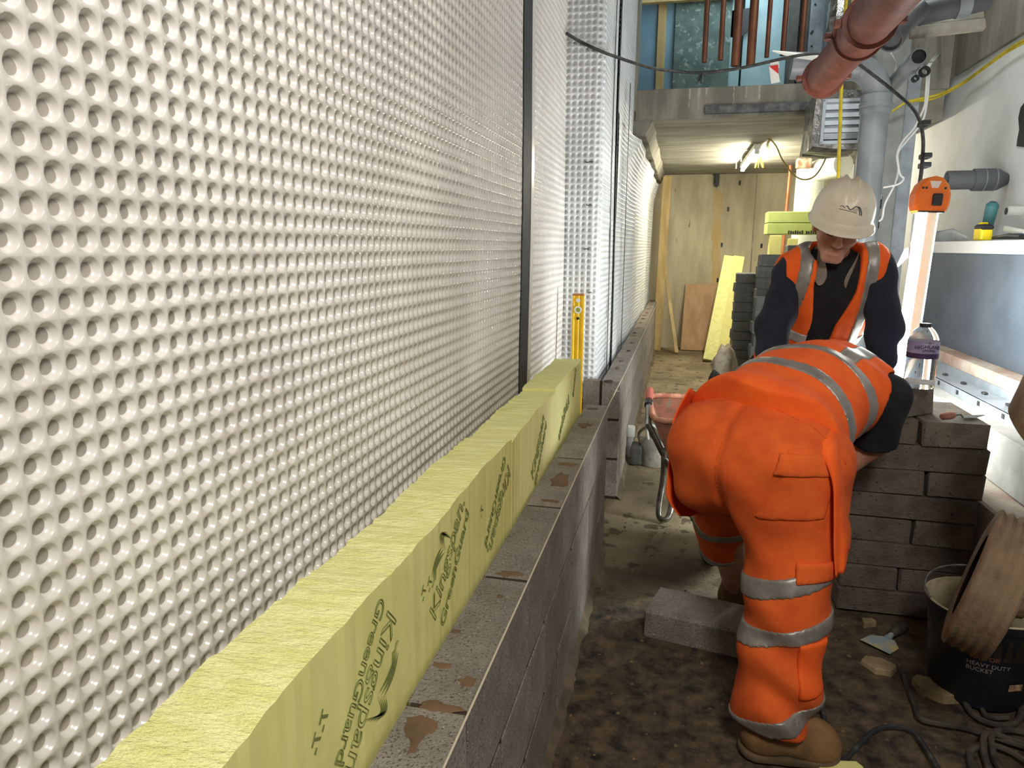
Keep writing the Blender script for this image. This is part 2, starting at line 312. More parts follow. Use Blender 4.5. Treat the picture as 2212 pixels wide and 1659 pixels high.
# ---------------------------------------------------------------- dimpled drainage membranes
def dimples(name, fn, nu, nv, K, D, rings, mi_floor=1):
    """fn(u,v) arrays in cells -> (pos, normal) ; u,v in cell units; dimple recess along -normal"""
    th = (np.arange(K) + .5*0)*2*np.pi/K
    ct, st = np.cos(th), np.sin(th); mx = np.maximum(abs(ct), abs(st))
    loc = [(ct/mx*.5, st/mx*.5, np.zeros(K))] + [(ct*r, st*r, np.full(K, d)) for r, d in rings]
    loc.append((np.zeros(1), np.zeros(1), np.array([rings[-1][1]])))
    lu = np.concatenate([a[0] for a in loc]); lv = np.concatenate([a[1] for a in loc]); ld = np.concatenate([a[2] for a in loc])
    cu, cv = np.meshgrid(np.arange(nu) + .5, np.arange(nv) + .5); cu = cu.ravel(); cv = cv.ravel()
    U = cu[:, None] + lu; V = cv[:, None] + lv; n1 = lu.size
    P, Nn = fn(U.ravel(), V.ravel()); P = P - Nn*(np.tile(ld, cu.size)*D)[:, None]
    k = np.arange(K); k2 = (k + 1) % K; fs = []; mi = []
    R = len(rings) + 1
    for r in range(R - 1):
        fs.append(np.stack([r*K + k, r*K + k2, (r + 1)*K + k2, (r + 1)*K + k], 1)); mi += [0 if r < R - 2 else mi_floor*0]*K
    ce = R*K; h = K//2; j = np.arange(h)
    fs.append(np.stack([(R - 1)*K + 2*j, (R - 1)*K + (2*j + 1) % K, (R - 1)*K + (2*j + 2) % K, np.full(h, ce)], 1)); mi += [mi_floor]*h
    F = np.concatenate(fs); F = (F[None] + (np.arange(cu.size)*n1)[:, None, None]).reshape(-1, 4)
    return np_mesh(name, P, F, mi=np.tile(mi, cu.size))
PIT = .0328
def planar(o, u, v, nrm, pu=PIT, pv=PIT, wav=None):
    o, u, v, nrm = [np.array(a, float) for a in (o, u, v, nrm)]
    def fn(U, V):
        P = o + np.outer(U*pu, u) + np.outer(V*pv, v)
        if wav is not None: P = P + np.outer(wav(P), nrm)
        return P, np.broadcast_to(nrm, P.shape)
    return fn
near_w = lambda P: .006*np.sin(P[:, 1]*1.7 + P[:, 2]*.8) + .003*np.sin(P[:, 2]*3.1 + P[:, 1])
R16 = [(.455, 0), (.43, .10), (.37, .55), (.31, .92), (.265, 1.0)]
R8 = [(.44, .03), (.36, .6), (.26, 1.0)]
R8f = [(.42, .1), (.27, 1.0)]
ZB = .40                     # hidden behind the boards below this
nzc = int((3.35 - ZB)/PIT)
mroot = empty('drainage_membrane', (XM, 1.5, 0), 'large near sheet of white dimpled drainage membrane on the left wall', 'membrane')
Y0 = .16; n1c = int((1.9 - Y0)/PIT); Y1 = Y0 + n1c*PIT; n2c = int((2.93 - Y1)/PIT); Y2 = Y1 + n2c*PIT
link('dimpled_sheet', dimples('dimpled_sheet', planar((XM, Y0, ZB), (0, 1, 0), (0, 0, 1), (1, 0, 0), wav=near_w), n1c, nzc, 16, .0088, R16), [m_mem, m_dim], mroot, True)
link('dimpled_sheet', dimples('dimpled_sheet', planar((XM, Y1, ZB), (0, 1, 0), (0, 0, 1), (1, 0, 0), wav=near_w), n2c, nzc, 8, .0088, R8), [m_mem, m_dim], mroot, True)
tx = MB()
zz = np.linspace(ZB, 3.35, 40)
def strip(mb, ya, yb, dx, jit=0, seed=1, x=XM, wavf=near_w):
    r = random.Random(seed); vs = []
    for z in zz:
        a = ya + r.uniform(-jit, jit); b = yb + r.uniform(-jit, jit)
        for y in (a, b):
            wv = float(wavf(np.array([[x, y, z]]))[0]); vs.append((x + wv + dx, y, z))
    return mb.add(vs, [(2*i, 2*i + 1, 2*i + 3, 2*i + 2) for i in range(len(zz) - 1)])
strip(tx, Y2 - .03, Y2 + .135, .0035, .004, 5); o_t = tx.build('sealing_tape', m_tape, mroot)
md = o_t.modifiers.new('s', 'SOLIDIFY'); md.thickness = .002
fl = MB(); strip(fl, Y2 + .115, Y2 + .165, .006, 0); o_f = fl.build('flat_edge', m_mem, mroot); md = o_f.modifiers.new('s', 'SOLIDIFY'); md.thickness = .002
# second near sheet up to the inner corner
m2 = empty('drainage_membrane', (XM, 3.5, 0), 'narrow strip of dimpled membrane between the wide black tape and the inner corner', 'membrane')
Y3 = Y2 + .16; n3c = int((YR - Y3)/PIT)
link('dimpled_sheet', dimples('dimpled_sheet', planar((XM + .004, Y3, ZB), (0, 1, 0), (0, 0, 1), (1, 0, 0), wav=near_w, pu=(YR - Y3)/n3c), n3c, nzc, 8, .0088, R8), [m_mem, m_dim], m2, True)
# return sheet: faces the camera, rounds the pier corner and runs on along the wall
m3 = empty('drainage_membrane', (XM2, 5, 0), 'dimpled membrane wrapped round the pier behind the yellow spirit level', 'membrane')
WR = XM2 - XM - .05; RC = .05
def wrap(U, V):
    s = U*PIT; z = .55 + V*PIT
    a = np.clip((s - WR)/RC, 0, math.pi/2)
    x = np.where(s < WR, XM + s, XM + WR + RC*np.sin(a)); y = np.where(s < WR, YR, YR + RC - RC*np.cos(a))
    ex = np.maximum(0, s - WR - RC*math.pi/2)
    y = y + ex; x = x + .005*np.sin(y*4 + z*2)*np.clip(ex*3, 0, 1)
    n = np.stack([np.sin(a), -np.cos(a), 0*a], 1)
    return np.stack([x, y, z], 1), n
n4u = int((WR + RC*1.57 + (4.68 - YR - RC))/PIT); n4v = int((3.3 - .55)/PIT)
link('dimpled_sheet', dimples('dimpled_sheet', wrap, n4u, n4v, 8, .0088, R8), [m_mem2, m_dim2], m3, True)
for k, (ya, yb, sd) in enumerate(((4.36, 4.385, 3), (4.66, 4.71, 4))):
    tb = MB(); zz = np.linspace(.55, 3.3, 50)
    strip(tb, ya, yb, .008, .006, sd, x=XM2, wavf=lambda P: .004*np.sin(P[:, 2]*2.1)); o = tb.build('black_tape_line', m_tape, m3); md = o.modifiers.new('s', 'SOLIDIFY'); md.thickness = .003
for px, py, wd in ((1272, 350, .045), (1272, 443, .03), (1266, 538, .03), (1274, 632, .02)):   # felt pen marks
    c = AY(px, py, YR - .001); MB().tube([(c.x - wd/2, c.y, c.z + .003), (c.x - wd/6, c.y, c.z - .002), (c.x + wd/5, c.y, c.z + .002), (c.x + wd/2, c.y, c.z)], .0022, 5).build('pen_mark', m_ink, m3)
# third sheet: beyond, under the slab, top edge curls away from the wall
m4 = empty('drainage_membrane', (XM2, 8, 0), 'far dimpled membrane lit by the tube lamp, its top edge curling over', 'membrane')
def farfn(U, V):
    y = 4.70 + U*PIT*1.06; z = .55 + V*PIT
    top = np.where(y < 5.3, 3.3, 0)
    x = XM2 + .012 + .010*np.sin(y*3.1 + z*.7) + .006*np.sin(y*7 - z*3)
    c = np.clip((z - 1.9)/.4, 0, 1)*np.clip((y - 5.4)/.5, 0, 1)
    x = x + .10*c*c
    x = x + .012*(y - 4.7)/5
    return np.stack([x, y, z], 1), np.broadcast_to(np.array([1., 0, 0]), (len(x), 3))
n5u = int((YFAR - .1 - 4.70)/(PIT*1.06)); n5v = int((2.24 - .55)/PIT)
link('dimpled_sheet', dimples('dimpled_sheet', farfn, n5u, n5v, 8, .0105, R8f), [m_mem2, m_dim2], m4, True)
def farup(U, V):
    P, n = farfn(U, V*0); P[:, 2] = .55 + n5v*PIT + V*PIT; P[:, 0] = XM2 + .012 + .010*np.sin(P[:, 1]*3.1 + P[:, 2]*.7); return P, n
link('dimpled_sheet', dimples('dimpled_sheet', farup, int((5.86 - 4.70)/(PIT*1.06)), int((3.3 - .55 - n5v*PIT)/PIT), 8, .0105, R8f), [m_mem2, m_dim2], m4, True)
tb = MB(); zz = np.linspace(.55, 2.5, 40); strip(tb, 5.20, 5.235, .034, .004, 9, x=XM2, wavf=lambda P: .0*P[:, 2]); o = tb.build('black_tape_line', m_tape, m4); md = o.modifiers.new('s', 'SOLIDIFY'); md.thickness = .003
# ---------------------------------------------------------------- block work
def block_mesh(name, sx, sy, sz, seed, mt, bev=.0022, rough=.0010):
    r = random.Random(seed); me = MB().box((-sx/2, -sy/2, -sz/2), (sx/2, sy/2, sz/2)).mesh(name, bevel=bev)
    for v in me.vertices: v.co += Vector([r.uniform(-rough, rough) for _ in range(3)])
    me.materials.append(mt); return me
def bl_wall(root, x0, x1, ybounds, zc, h, meshes, mats, seed):
    """one course: blocks between successive y bounds"""
    r = random.Random(seed)
    for a, b in zip(ybounds[:-1], ybounds[1:]):
        L = b - a - .013
        key = round(L, 3)
        if key not in meshes: meshes[key] = [block_mesh('block', x1 - x0, L, h - .012, len(meshes)*7 + k, mats[k % len(mats)]) for k in range(3)]
        o = bpy.data.objects.new('block', meshes[key][r.randrange(3)]); COL.objects.link(o); o.parent = root
        o.location = Vector(((x0 + x1)/2 + r.uniform(-.001, .001), (a + b)/2, zc)) - root.location
        o.rotation_euler = (0, 0, r.uniform(-.003, .003))
CH = .225
bw = empty('block_wall', (XF - .05, 1.5, 0), 'near low wall of grey concrete blocks in front of the yellow boards', 'wall')
YE = 3.262
top = [-.42, .045, .505, .967, 1.433, 1.895, 2.381, 2.816, YE]
mid = [-.42, -.18, .275, .735, 1.20, 1.665, 2.13, 2.60, 3.04, YE]
mm = {}
for k, yb in enumerate((top, mid, top)): bl_wall(bw, XB, XF, yb, ZT - CH*(k + .5), CH, mm, m_block, 10 + k)
MB().box((XB + .006, -.41, .0), (XF - .0030, YE - .006, ZT - .0085)).build('mortar', m_mortar, bw)
# mortar squeezed out of the joints on the face and dabs on top
def blob(root, c, rx, ry, rz, m, name='mortar_dab', seed=0, n=14):
    r = random.Random(seed); mb = MB(); rings = [(1, 0), (.82, .55), (.45, .92), (0, 1)]; vs = []
    jr = [r.uniform(.62, 1.25) for _ in range(n)]
    for q, zz_ in rings:
        for k in range(n):
            a = 2*math.pi*k/n; vs.append((c[0] + rx*q*jr[k]*math.cos(a), c[1] + ry*q*jr[k]*math.sin(a), c[2] + rz*zz_))
    mb.add(vs, [(i*n + k, i*n + (k + 1) % n, (i + 1)*n + (k + 1) % n, (i + 1)*n + k) for i in range(3) for k in range(n)])
    return mb.build(name, m, root, smooth=2)
for i, (px, py, rx, ry) in enumerate(((905, 1560, .028, .030), (900, 1590, .012, .035), (948, 1520, .035, .016), (1010, 1465, .018, .016), (945, 1430, .02, .012), (1112, 1236, .035, .014), (1236, 1000, .035, .02), (1232, 1035, .034, .09), (1258, 915, .035, .05), (1215, 1080, .03, .012), (1080, 1283, .008, .008), (920, 1350, .01, .008), (1275, 880, .03, .03))):
    p = AZ(px, py, ZT); blob(bw, (max(XB + rx*1.3, min(XF - rx*1.3, p.x)), p.y, ZT - .0065), rx, ry, .0035, m_mortstain, seed=i)
# second wall beyond the gap
YW2 = 3.85; X2F = -.285; X2B = -.385
bw2 = empty('block_wall', (X2F - .05, 7, 0), 'far low wall of grey concrete blocks running to the end wall', 'wall')
mats2 = m_block; mm2 = {}
yb1 = [YW2 + .45*i for i in range(15)] ; yb2 = [YW2, YW2 + .225] + [YW2 + .225 + .45*i for i in range(1, 14)] + [YW2 + .45*14]
for k, yb in enumerate((yb1, yb2, yb1)): bl_wall(bw2, X2B, X2F, yb, ZT + .005 - CH*(k + .5), CH, mm2, mats2, 20 + k)
MB().box((X2B + .01, YW2 + .008, 0), (X2F - .0030, YW2 + .45*14 - .01, ZT - .0055)).build('mortar', m_mortar, bw2)
mm3 = {}
for k in range(3): bl_wall(bw2, -.49, X2B - .012, [YW2 + .004, YW2 + .065], ZT + .005 - CH*(k + .5), CH, mm3, mats2, 30 + k)
MB().box((-.48, YW2 + .016, 0), (X2B + .02, YW2 + .055, ZT - .006)).build('mortar', m_mortar, bw2)
for i in range(16):
    y = YW2 + .05 + i*.39 + random.uniform(-.12, .12); blob(bw2, (X2F - .05 + random.uniform(-.015, .015), y, ZT - .0015), random.uniform(.015, .032), random.uniform(.03, .10), .005, m_mortstain if i % 3 else m_mortar, seed=60 + i)
# loose half block and cut pieces standing on the far wall (stepped top)
for i, (y, h) in enumerate(((5.75, .06), (7.4, .05), (8.9, .05))): pass
# lowest course projects as a skirt of fallen mortar
sk = MB()
for (xa, ya, yb_) in ((XF, -.4, 3.25), (X2F, 3.86, 10.1)):
    n = 40; vs = []
    r = random.Random(int(yb_*10))
    for i in range(n + 1):
        y = ya + (yb_ - ya)*i/n; wd = .03 + r.uniform(-.012, .012); hh = .022 + r.uniform(-.008, .010)
        vs += [(xa - .005, y, -.02), (xa - .005, y, hh), (xa + wd, y, -.012)]
    sk.add(vs, [f for i in range(n) for f in ((3*i + 1, 3*i + 4, 3*i + 5, 3*i + 2),)])
tag(sk.build('mortar_droppings', mat('mortar_spill', S(116, 102, 84), S(90, 78, 62), 9, rough=.95, bump=.5, bscale=50), smooth=2), 'ridge of dropped mortar along the foot of the block walls', 'mortar', kind='stuff')
# string line stretched along the face of the near wall to the far one
sA, sB = AX(930, 1690, XF + .004), Vector((X2F + .006, YW2 + .02, ZT - .02))
sl_ = MB().tube([Vector((XF + .004, -.3, ZT - .004)), Vector((XF + .004, 1.5, ZT - .001)), Vector((XF + .004, YE, ZT - .002)), Vector((X2F + .008, 4.6, ZT - .002)), Vector((X2F + .02, 9.9, ZT - .006))], .0021, 6).build('string_line', m_string)
tag(sl_, 'taut bricklaying string line along the top edge of the block walls', 'string')
kn = MB(); kc = AX(1329, 845, XF + .004)
for i in range(5): kn.tube([kc, kc + Vector((random.uniform(-.02, .02), random.uniform(-.02, .02), random.uniform(-.01, .02)))], .0012, 5)
kn.build('knot', m_string, sl_)
# ---------------------------------------------------------------- yellow insulation boards
def foam_board(name, lo, hi, label, topm=True, ny=40, seed=0):
    root = empty(name, ((lo[0] + hi[0])/2, (lo[1] + hi[1])/2, lo[2]), label, 'insulation board', 'yellow boards behind the near block wall')
    r = random.Random(seed); mb = MB(); vs = []
    for i in range(ny + 1):
        y = lo[1] + (hi[1] - lo[1])*i/ny; j = lambda s: r.uniform(-s, s)
        zt = hi[2] + .004*math.sin(y*9 + seed) + .002*math.sin(y*31)
        vs += [(lo[0], y, lo[2]), (hi[0] + j(.0008), y, lo[2]), (hi[0] + j(.0012), y, zt + j(.001)), (lo[0] + j(.003), y, zt - .004 + j(.002))]
    fs = []; mi = []
    for i in range(ny):
        for k in range(4):
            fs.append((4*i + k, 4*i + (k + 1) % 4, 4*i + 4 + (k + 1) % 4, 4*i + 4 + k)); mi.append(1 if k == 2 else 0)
    fs += [(3, 2, 1, 0), (4*ny, 4*ny + 1, 4*ny + 2, 4*ny + 3)]; mi += [0, 0]
    mb.v = vs; mb.f = fs; mb.mi = mi
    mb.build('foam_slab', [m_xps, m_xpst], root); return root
XI = XB - .008; XIB = -.5247
b1 = foam_board('insulation_board', (XIB, -.4, .12), (XI, 1.742, .908), 'long nearest yellow foam board printed with large green lettering', seed=1, ny=120)
b2 = foam_board('insulation_board', (XIB, 1.746, .12), (XI, 2.42, .900), 'middle yellow foam board between the two board joints', seed=2)
b3 = foam_board('insulation_board', (XIB, 2.425, .12), (XI - .001, 3.108, .906), 'farthest yellow foam board ending just before the spirit level', seed=3)
def print_at(root, p, ydir, zdir, body, size, outline, name='printed_lettering', spacing=1.0, sx=1):
    x = Vector((0, ydir[0], ydir[1])).normalized(); z = Vector((1, 0, 0)); y = z.cross(x)
    M = Matrix(((x.x, y.x, z.x, XI + .0012), (x.y, y.y, z.y, p[0]), (x.z, y.z, z.z, p[1]), (0, 0, 0, 1))) @ Matrix.Diagonal((sx, 1, 1, 1))
    return text_mesh(name, body, size, m_print, M, root, outline=outline, spacing=spacing)
def crest(root, p, ydir, s, name='printed_emblem'):
    x = Vector((0, ydir[0], ydir[1])).normalized(); z = Vector((1, 0, 0)); y = z.cross(x)
    M = Matrix(((x.x, y.x, z.x, XI + .0012), (x.y, y.y, z.y, p[0]), (x.z, y.z, z.z, p[1]), (0, 0, 0, 1))) @ Matrix.Scale(s, 4)
    mb = MB()
    for i in range(5):   # striped tail feathers
        o = i*.13; pts = [(.9 + .28*t - o*.2, .05 + o*.9 + .42*math.sin(t*2.2)*(1 - i*.12)) for t in np.linspace(0, 1.9, 8)]
        up = [(a, b + .085*math.sin(math.pi*k/7) + .004) for k, (a, b) in enumerate(pts)]
        mb.prism([(a, b) for a, b in pts] + up[::-1], 0, .002, M=M)
    for i in range(3):   # curved body
        pts = [(-.1 + .95*t, .12 + .16*i + .30*math.sin(1.2 + t*2.0)*(1 - .2*i)) for t in np.linspace(0, 1, 9)]
        up = [(a, b + .11*math.sin(math.pi*k/8) + .004) for k, (a, b) in enumerate(pts)]
        mb.prism(pts + up[::-1], 0, .002, M=M)
    mb.tube([M @ Vector((-.28, .42, .001)), M @ Vector((-.2, .36, .001)), M @ Vector((-.1, .4, .001)), M @ Vector((0, .3, .001)), M @ Vector((.15, .42, .001))], .0014, 5)
    return mb.build(name, m_print, root)
# lettering runs across the board, reading down on one repeat and up on the next
def px2(px, py): q = AX(px, py, XI); return (q.y, q.z)
def run(root, pK, pN, body, size, outline, fit=True, sc=1.0):
    a, b = px2(*pK), px2(*pN); d = (b[0] - a[0], b[1] - a[1]); o = print_at(root, a, d, None, body, size, outline)
    w0 = max(v.co.x*0 + (v.co - Vector((XI + .0012, a[0], a[1]))).dot(Vector((0, d[0], d[1])).normalized()) for v in o.data.vertices)
    L = math.hypot(*d); dv = Vector((0, d[0], d[1])).normalized()
    for v in o.data.vertices:
        q = v.co - Vector((XI + .0012, a[0], a[1])); t = q.dot(dv); v.co += dv*(t*(L/w0 - 1))
    return o
run(b1, (838, 1312), (742, 1665), 'Kingspan', .066, .0008)
run(b1, (818, 1285), (722, 1650), 'GreenGuard', .044, .0008)
crest(b1, px2(838, 1400), (px2(742, 1665)[0] - px2(838, 1312)[0], px2(742, 1665)[1] - px2(838, 1312)[1]), .075)
run(b1, (938, 1345), (1003, 1085), 'Kingspan.', .066, .0008)
run(b1, (957, 1357), (1012, 1110), 'GreenGuard', .044, .0008)
crest(b1, px2(945, 1260), (px2(1003, 1085)[0] - px2(938, 1345)[0], px2(1003, 1085)[1] - px2(938, 1345)[1]), .07)
run(b1, (1097, 1000), (1052, 1190), 'Kingspan.', .066, .0009)
run(b1, (1088, 980), (1046, 1172), 'GreenGuard', .044, .0009)
run(b2, (1150, 1040), (1175, 905), 'Kingspan', .066, .0009); run(b2, (1156, 1052), (1180, 920), 'GreenGuard', .044, .0009)
run(b3, (1228, 850), (1206, 940), 'Kingspan', .066, .0009); run(b3, (1238, 860), (1244, 800), 'GreenGuard', .044, .0009)
for px, py in ((700, 1580), (684, 1630), (915, 1300), (928, 1280), (1040, 1120)):
    a = px2(px, py); print_at(b1, a, (.3, .5), None, '-T', .03, 0, name='printed_mark')
# ---------------------------------------------------------------- spirit level
lv = empty('spirit_level', (-.545, 3.74, 0), 'yellow spirit level standing upright against the membrane corner', 'spirit level')
p = AY(1250, 634, 3.74); zt_ = p.z; xl = p.x
body = MB(); ang = Matrix.Translation((xl, 3.74, 0))
pr = [(-.030, -.012), (-.022, -.012), (-.018, -.009), (-.006, -.009), (-.004, -.011), (.004, -.011), (.006, -.009), (.018, -.009), (.022, -.012), (.030, -.012), (.030, .012), (-.030, .012)]
body.prism(pr, .012, zt_ - .012, M=ang).build('extrusion', m_yel, lv)
MB().prism([(-.031, -.013), (.031, -.013), (.031, .013), (-.031, .013)], zt_ - .012, zt_, M=ang).build('end_cap', mat('brown_cap', S(176, 112, 60), rough=.6), lv, bevel=.003)
MB().prism([(-.031, -.013), (.031, -.013), (.031, .013), (-.031, .013)], 0, .012, M=ang).build('end_cap', MATS['brown_cap'], lv, bevel=.003)
vz = zt_ - .085
vr = MB().lathe([(.012, -.002), (.020, -.002), (.020, .002), (.012, .002), (.012, -.002)], 20, M=ang @ Matrix.Translation((0, -.013, vz)) @ Matrix.Rotation(math.pi/2, 4, 'X'), cap=False).build('vial_housing', m_white, lv, smooth=True)
MB().lathe([(.0, -.001), (.012, -.001), (.012, .001), (0, .001)], 16, M=ang @ Matrix.Translation((0, -.012, vz)) @ Matrix.Rotation(math.pi/2, 4, 'X'), cap=False).build('vial', mat('vial_green', S(150, 170, 70), rough=.1), vr)
MB().lathe([(.006, -.001), (.011, -.001), (.011, .002), (.006, .002)], 14, M=ang @ Matrix.Translation((0, -.012, vz + .05)) @ Matrix.Rotation(math.pi/2, 4, 'X')).build('end_vial', m_white, lv, smooth=True)
MB().lathe([(.0, -.001), (.008, -.001), (.008, .002), (0, .002)], 14, M=ang @ Matrix.Translation((0, -.0115, vz - .045)) @ Matrix.Rotation(math.pi/2, 4, 'X')).build('hang_hole', m_blk, lv)
# ---------------------------------------------------------------- dense block stack on the right
ZSK = .0975
YS = 2.80
stk = []
def loose_block(cx, cy, cz, sx, sy, sz, label, group, m, seed, name='concrete_block', rz=0, cat='concrete block', bev=.006):
    me = block_mesh('block', sx, sy, sz - .002, seed, m, bev, .004)
    o = bpy.data.objects.new(name, me); COL.objects.link(o); o.location = (cx, cy, cz); o.rotation_euler = (0, 0, rz); return tag(o, label, cat, group)
rr = random.Random(5)
row = ['bottom', 'second', 'third', 'fourth', 'fifth', 'sixth', 'seventh', 'top']
R_EDGE = [1.136, 1.136, 1.128, 1.116, 1.116, 1.128, 1.128, 1.118]
SPL = [None, .875, None, .905, None, .93, None, .888]       # vertical joint in the front face
for k in range(8):
    z = ZSK*(k + .5) + .003; xr = R_EDGE[k]; xl_ = .662 + rr.uniform(-.006, .006)
    g = 'dense blocks of the near stack'
    w0 = row[k] + ' course from the floor' if k < 7 else 'top course'
    if SPL[k] is None:   # one block along the front, one behind
        loose_block((xr + xl_)/2, YS + .09 + rr.uniform(-.004, .004), z, xr - xl_ - .004, .185, ZSK, 'dark block across the front of the near stack, %s' % w0, g, m_dblock[k % 2], 100 + k, rz=rr.uniform(-.01, .01))
        loose_block((xr + xl_)/2, YS + .285, z, xr - xl_ - .006, .185, ZSK, 'dark block at the back of the near stack, %s' % w0, g, m_dblock[(k + 1) % 2], 120 + k)
    else:
        s = SPL[k]
        loose_block((s + xl_)/2, YS + .19, z, s - xl_ - .008, .375, ZSK, 'dark block on the left of the near stack, %s' % w0, g, m_dblock[(k + 1) % 2], 140 + k, rz=rr.uniform(-.008, .008))
        loose_block((s + xr)/2 + .002, YS + .19 + rr.uniform(-.01, .004), z, xr - s - .008, .375, ZSK, 'dark block on the right of the near stack, %s' % w0, g, m_dblock[k % 2], 160 + k, rz=rr.uniform(-.012, .012))
ZK = ZSK*8 + .004
# cut block with a sloping sawn face standing on the stack
cb = MB(); a, b_, c = AZ(1963, 906, ZK), AZ(2012, 896, ZK), AZ(1900, 905, ZK)
HB = AY(1960, 838, a.y).z - ZK
pts = [(.70, 2.83), (a.x, a.y + .012), (a.x + .005, a.y + .03), (b_.x + .012, b_.y + .02), (b_.x + .02, 3.02), (.72, 3.02)]
cb.v = [(x, y, ZK) for x, y in pts] + [(pts[0][0], pts[0][1], ZK + HB), (pts[1][0] + .002, pts[1][1], ZK + HB), (b_.x - .004, b_.y + .03, ZK + HB), (b_.x + .012, b_.y + .05, ZK + HB), (b_.x + .02, 3.02, ZK + HB), (.72, 3.02, ZK + HB)]
cb.f = [(5, 4, 3, 2, 1, 0), (6, 7, 8, 9, 10, 11)] + [(i, (i + 1) % 6, 6 + (i + 1) % 6, 6 + i) for i in range(6)]
tag(cb.build('cut_block', m_dblock[1], bevel=.004), 'broken concrete block with a sloping sawn face under the water bottle', 'concrete block')
# pointing trowel with a short wooden handle on the stack
q = AZ(2050, 908, ZK)
tr = empty('pointing_trowel', q, 'small trowel with a stubby red handle lying on the near stack', 'trowel')
d = Vector((.78, .55, 0)); hp = q + Vector((0, 0, .018))
MB().tube([hp - d*.045, hp - d*.035, hp, hp + d*.02, hp + d*.028], [.008, .014, .015, .012, .006], 12).build('handle', mat('worn_red_wood', S(170, 112, 92), S(140, 90, 74), 30, rough=.7), tr, smooth=True)
MB().tube([hp + d*.02, hp + d*.06, hp + d*.075 - Vector((0, 0, .012))], .0035, 8).build('tang', m_steel, tr)
bx = frame(hp + d*.07 - Vector((0, 0, .015)), (0, 0, 1), d)
MB().prism([(0, -.006), (.035, -.02), (.12, -.003), (.12, .003), (.035, .02), (0, .006)], 0, .002, M=bx).build('blade', m_steel, tr)
# block lying on the floor in front of the near worker, pale top face
lb = AZ(1390, 1375, 0); lb2 = AZ(1590, 1425, 0)
dv = (lb2 - lb); an = math.atan2(dv.y, dv.x)
cx = lb + dv.normalized()*.22 + Vector((-dv.y, dv.x, 0)).normalized()*.1
loose_block(cx.x, cx.y, .055, .44, .20, .105, 'single pale block lying flat on the muddy floor by the worker\'s left boot', None, m_block[0], 300, rz=an)
# ---------------------------------------------------------------- upper floor seen through the opening
YU = 6.75
def upanel(name, pa, pb, Y, m, label, cat, z1=3.95, th=.012, z0=None):
    xa = AY(pa, 100, Y).x; xb = AY(pb, 100, Y).x
    return tag(MB().box((xa, Y, (ZS + .004) if z0 is None else z0), (xb, Y + th, z1)).build(name, m, bevel=.002), label, cat)
upanel('blue_sheet', 1370, 1462, YU, m_blue, 'blue dimpled sheet standing above the slab beside the concrete column', 'membrane')
o = upanel('timber_batten', 1419, 1437, YU - .03, m_timber, 'pale timber batten fixed over the blue sheet above the slab', 'timber', th=.028)
upanel('cement_board', 1456, 1577, YU - .05, m_slate, 'mottled green-grey board behind the hanging copper pipes', 'board', th=.018)
upanel('foil_sheet', 1571, 1600, YU - .02, m_paleblue, 'narrow pale blue insulation strip beside the green-grey board', 'insulation')
upanel('insulation_sheet', 1604, 1700, YU + .02, mat('pale_cyan_board', S(158, 184, 188), S(142, 170, 178), 5, rough=.6), 'wide pale blue insulation sheet behind the thick copper pipes', 'insulation')
upanel('dark_stud', 1702, 1722, YU - .05, mat('dark_stud_steel', S(62, 62, 60), S(84, 82, 76), 8, rough=.6), 'dark steel stud right of the pale blue sheet', 'stud', th=.05)
upanel('dark_stud', 1726, 1744, YU - .02, MATS['dark_stud_steel'], 'second dark steel stud beside the perforated galvanised stud', 'stud', th=.05)
gs = upanel('galvanised_stud', 1746, 1776, YU - .16, m_galv, 'perforated galvanised steel stud above the end of the slab', 'stud', th=.05)
for i, (px, py) in enumerate(((1761, 10), (1755, 68), (1753, 100), (1748, 154), (1752, 72))):
    q = AY(px, py, YU - .162); MB().lathe([(0, 0), (.008, 0), (.008, .003), (0, .003)], 10, M=frame(q, (0, -1, 0)), cap=False).build('punched_hole', m_blk, gs)
upanel('white_board', 1776, 1850, YU + .05, mat('dull_white_board', S(150, 160, 164), S(132, 142, 148), 4, rough=.7), 'dull white board behind the foil duct on the upper floor', 'board')
struct('wall_upper', (-.80, 7.2, ZS + .01), (XW, 7.35, ZTOP), m_paleblue, 'pale blue lined back wall of the upper floor', 'wall')
q = AY(1600, 45, YU - .08)
MB().prism([(-.11, .10), (.12, .12), (.10, -.02), (-.02, -.12), (-.13, -.1)], 0, .01, M=Matrix(((1, 0, 0, q.x + .02), (0, 0, 1, YU - .02), (0, 1, 0, q.z), (0, 0, 0, 1)))).build('torn_membrane', m_blk)
tag(bpy.data.objects['torn_membrane'], 'torn black membrane patch between the two thick copper pipes', 'membrane')
q0, q1 = AY(1384, 6, YU - .1), AY(1486, 4, YU - .1)
tag(MB().box((q0.x, YU - .12, q0.z - .01), (q1.x + .4, YU - .06, q0.z + .07)).build('timber_rail', m_timber, bevel=.004), 'horizontal timber rail across the head of the blue sheet', 'timber')
# hanging copper pipes
desc = ['leftmost hanging copper pipe in front of the green-grey board', 'second hanging copper pipe, thin, over the green-grey board', 'left one of the two thick hanging copper pipes', 'right one of the two thick hanging copper pipes', 'shortest thin copper pipe right of the thick pair', 'copper pipe hanging right above the white plastic conduit', 'rightmost hanging copper pipe beside the galvanised stud']
YP = 5.35
for (px, py, wpx), dsc in zip(((1521, 135, 10.5), (1556, 130, 10), (1588, 143, 17), (1621, 142, 17), (1656, 124, 9), (1691, 120, 11), (1730, 118, 11)), desc):
    b = AY(px, py, YP); r = wpx*YP/1534/2*.98
    pr = MB().lathe([(r*.8, b.z + .02), (r*.8, b.z), (r, b.z), (r, ZTOP)], 14, M=Matrix.Translation((b.x, YP, 0)), cap=False)
    tag(pr.build('copper_pipe', m_copper, smooth=True), dsc, 'pipe', 'copper pipes hanging above the slab')
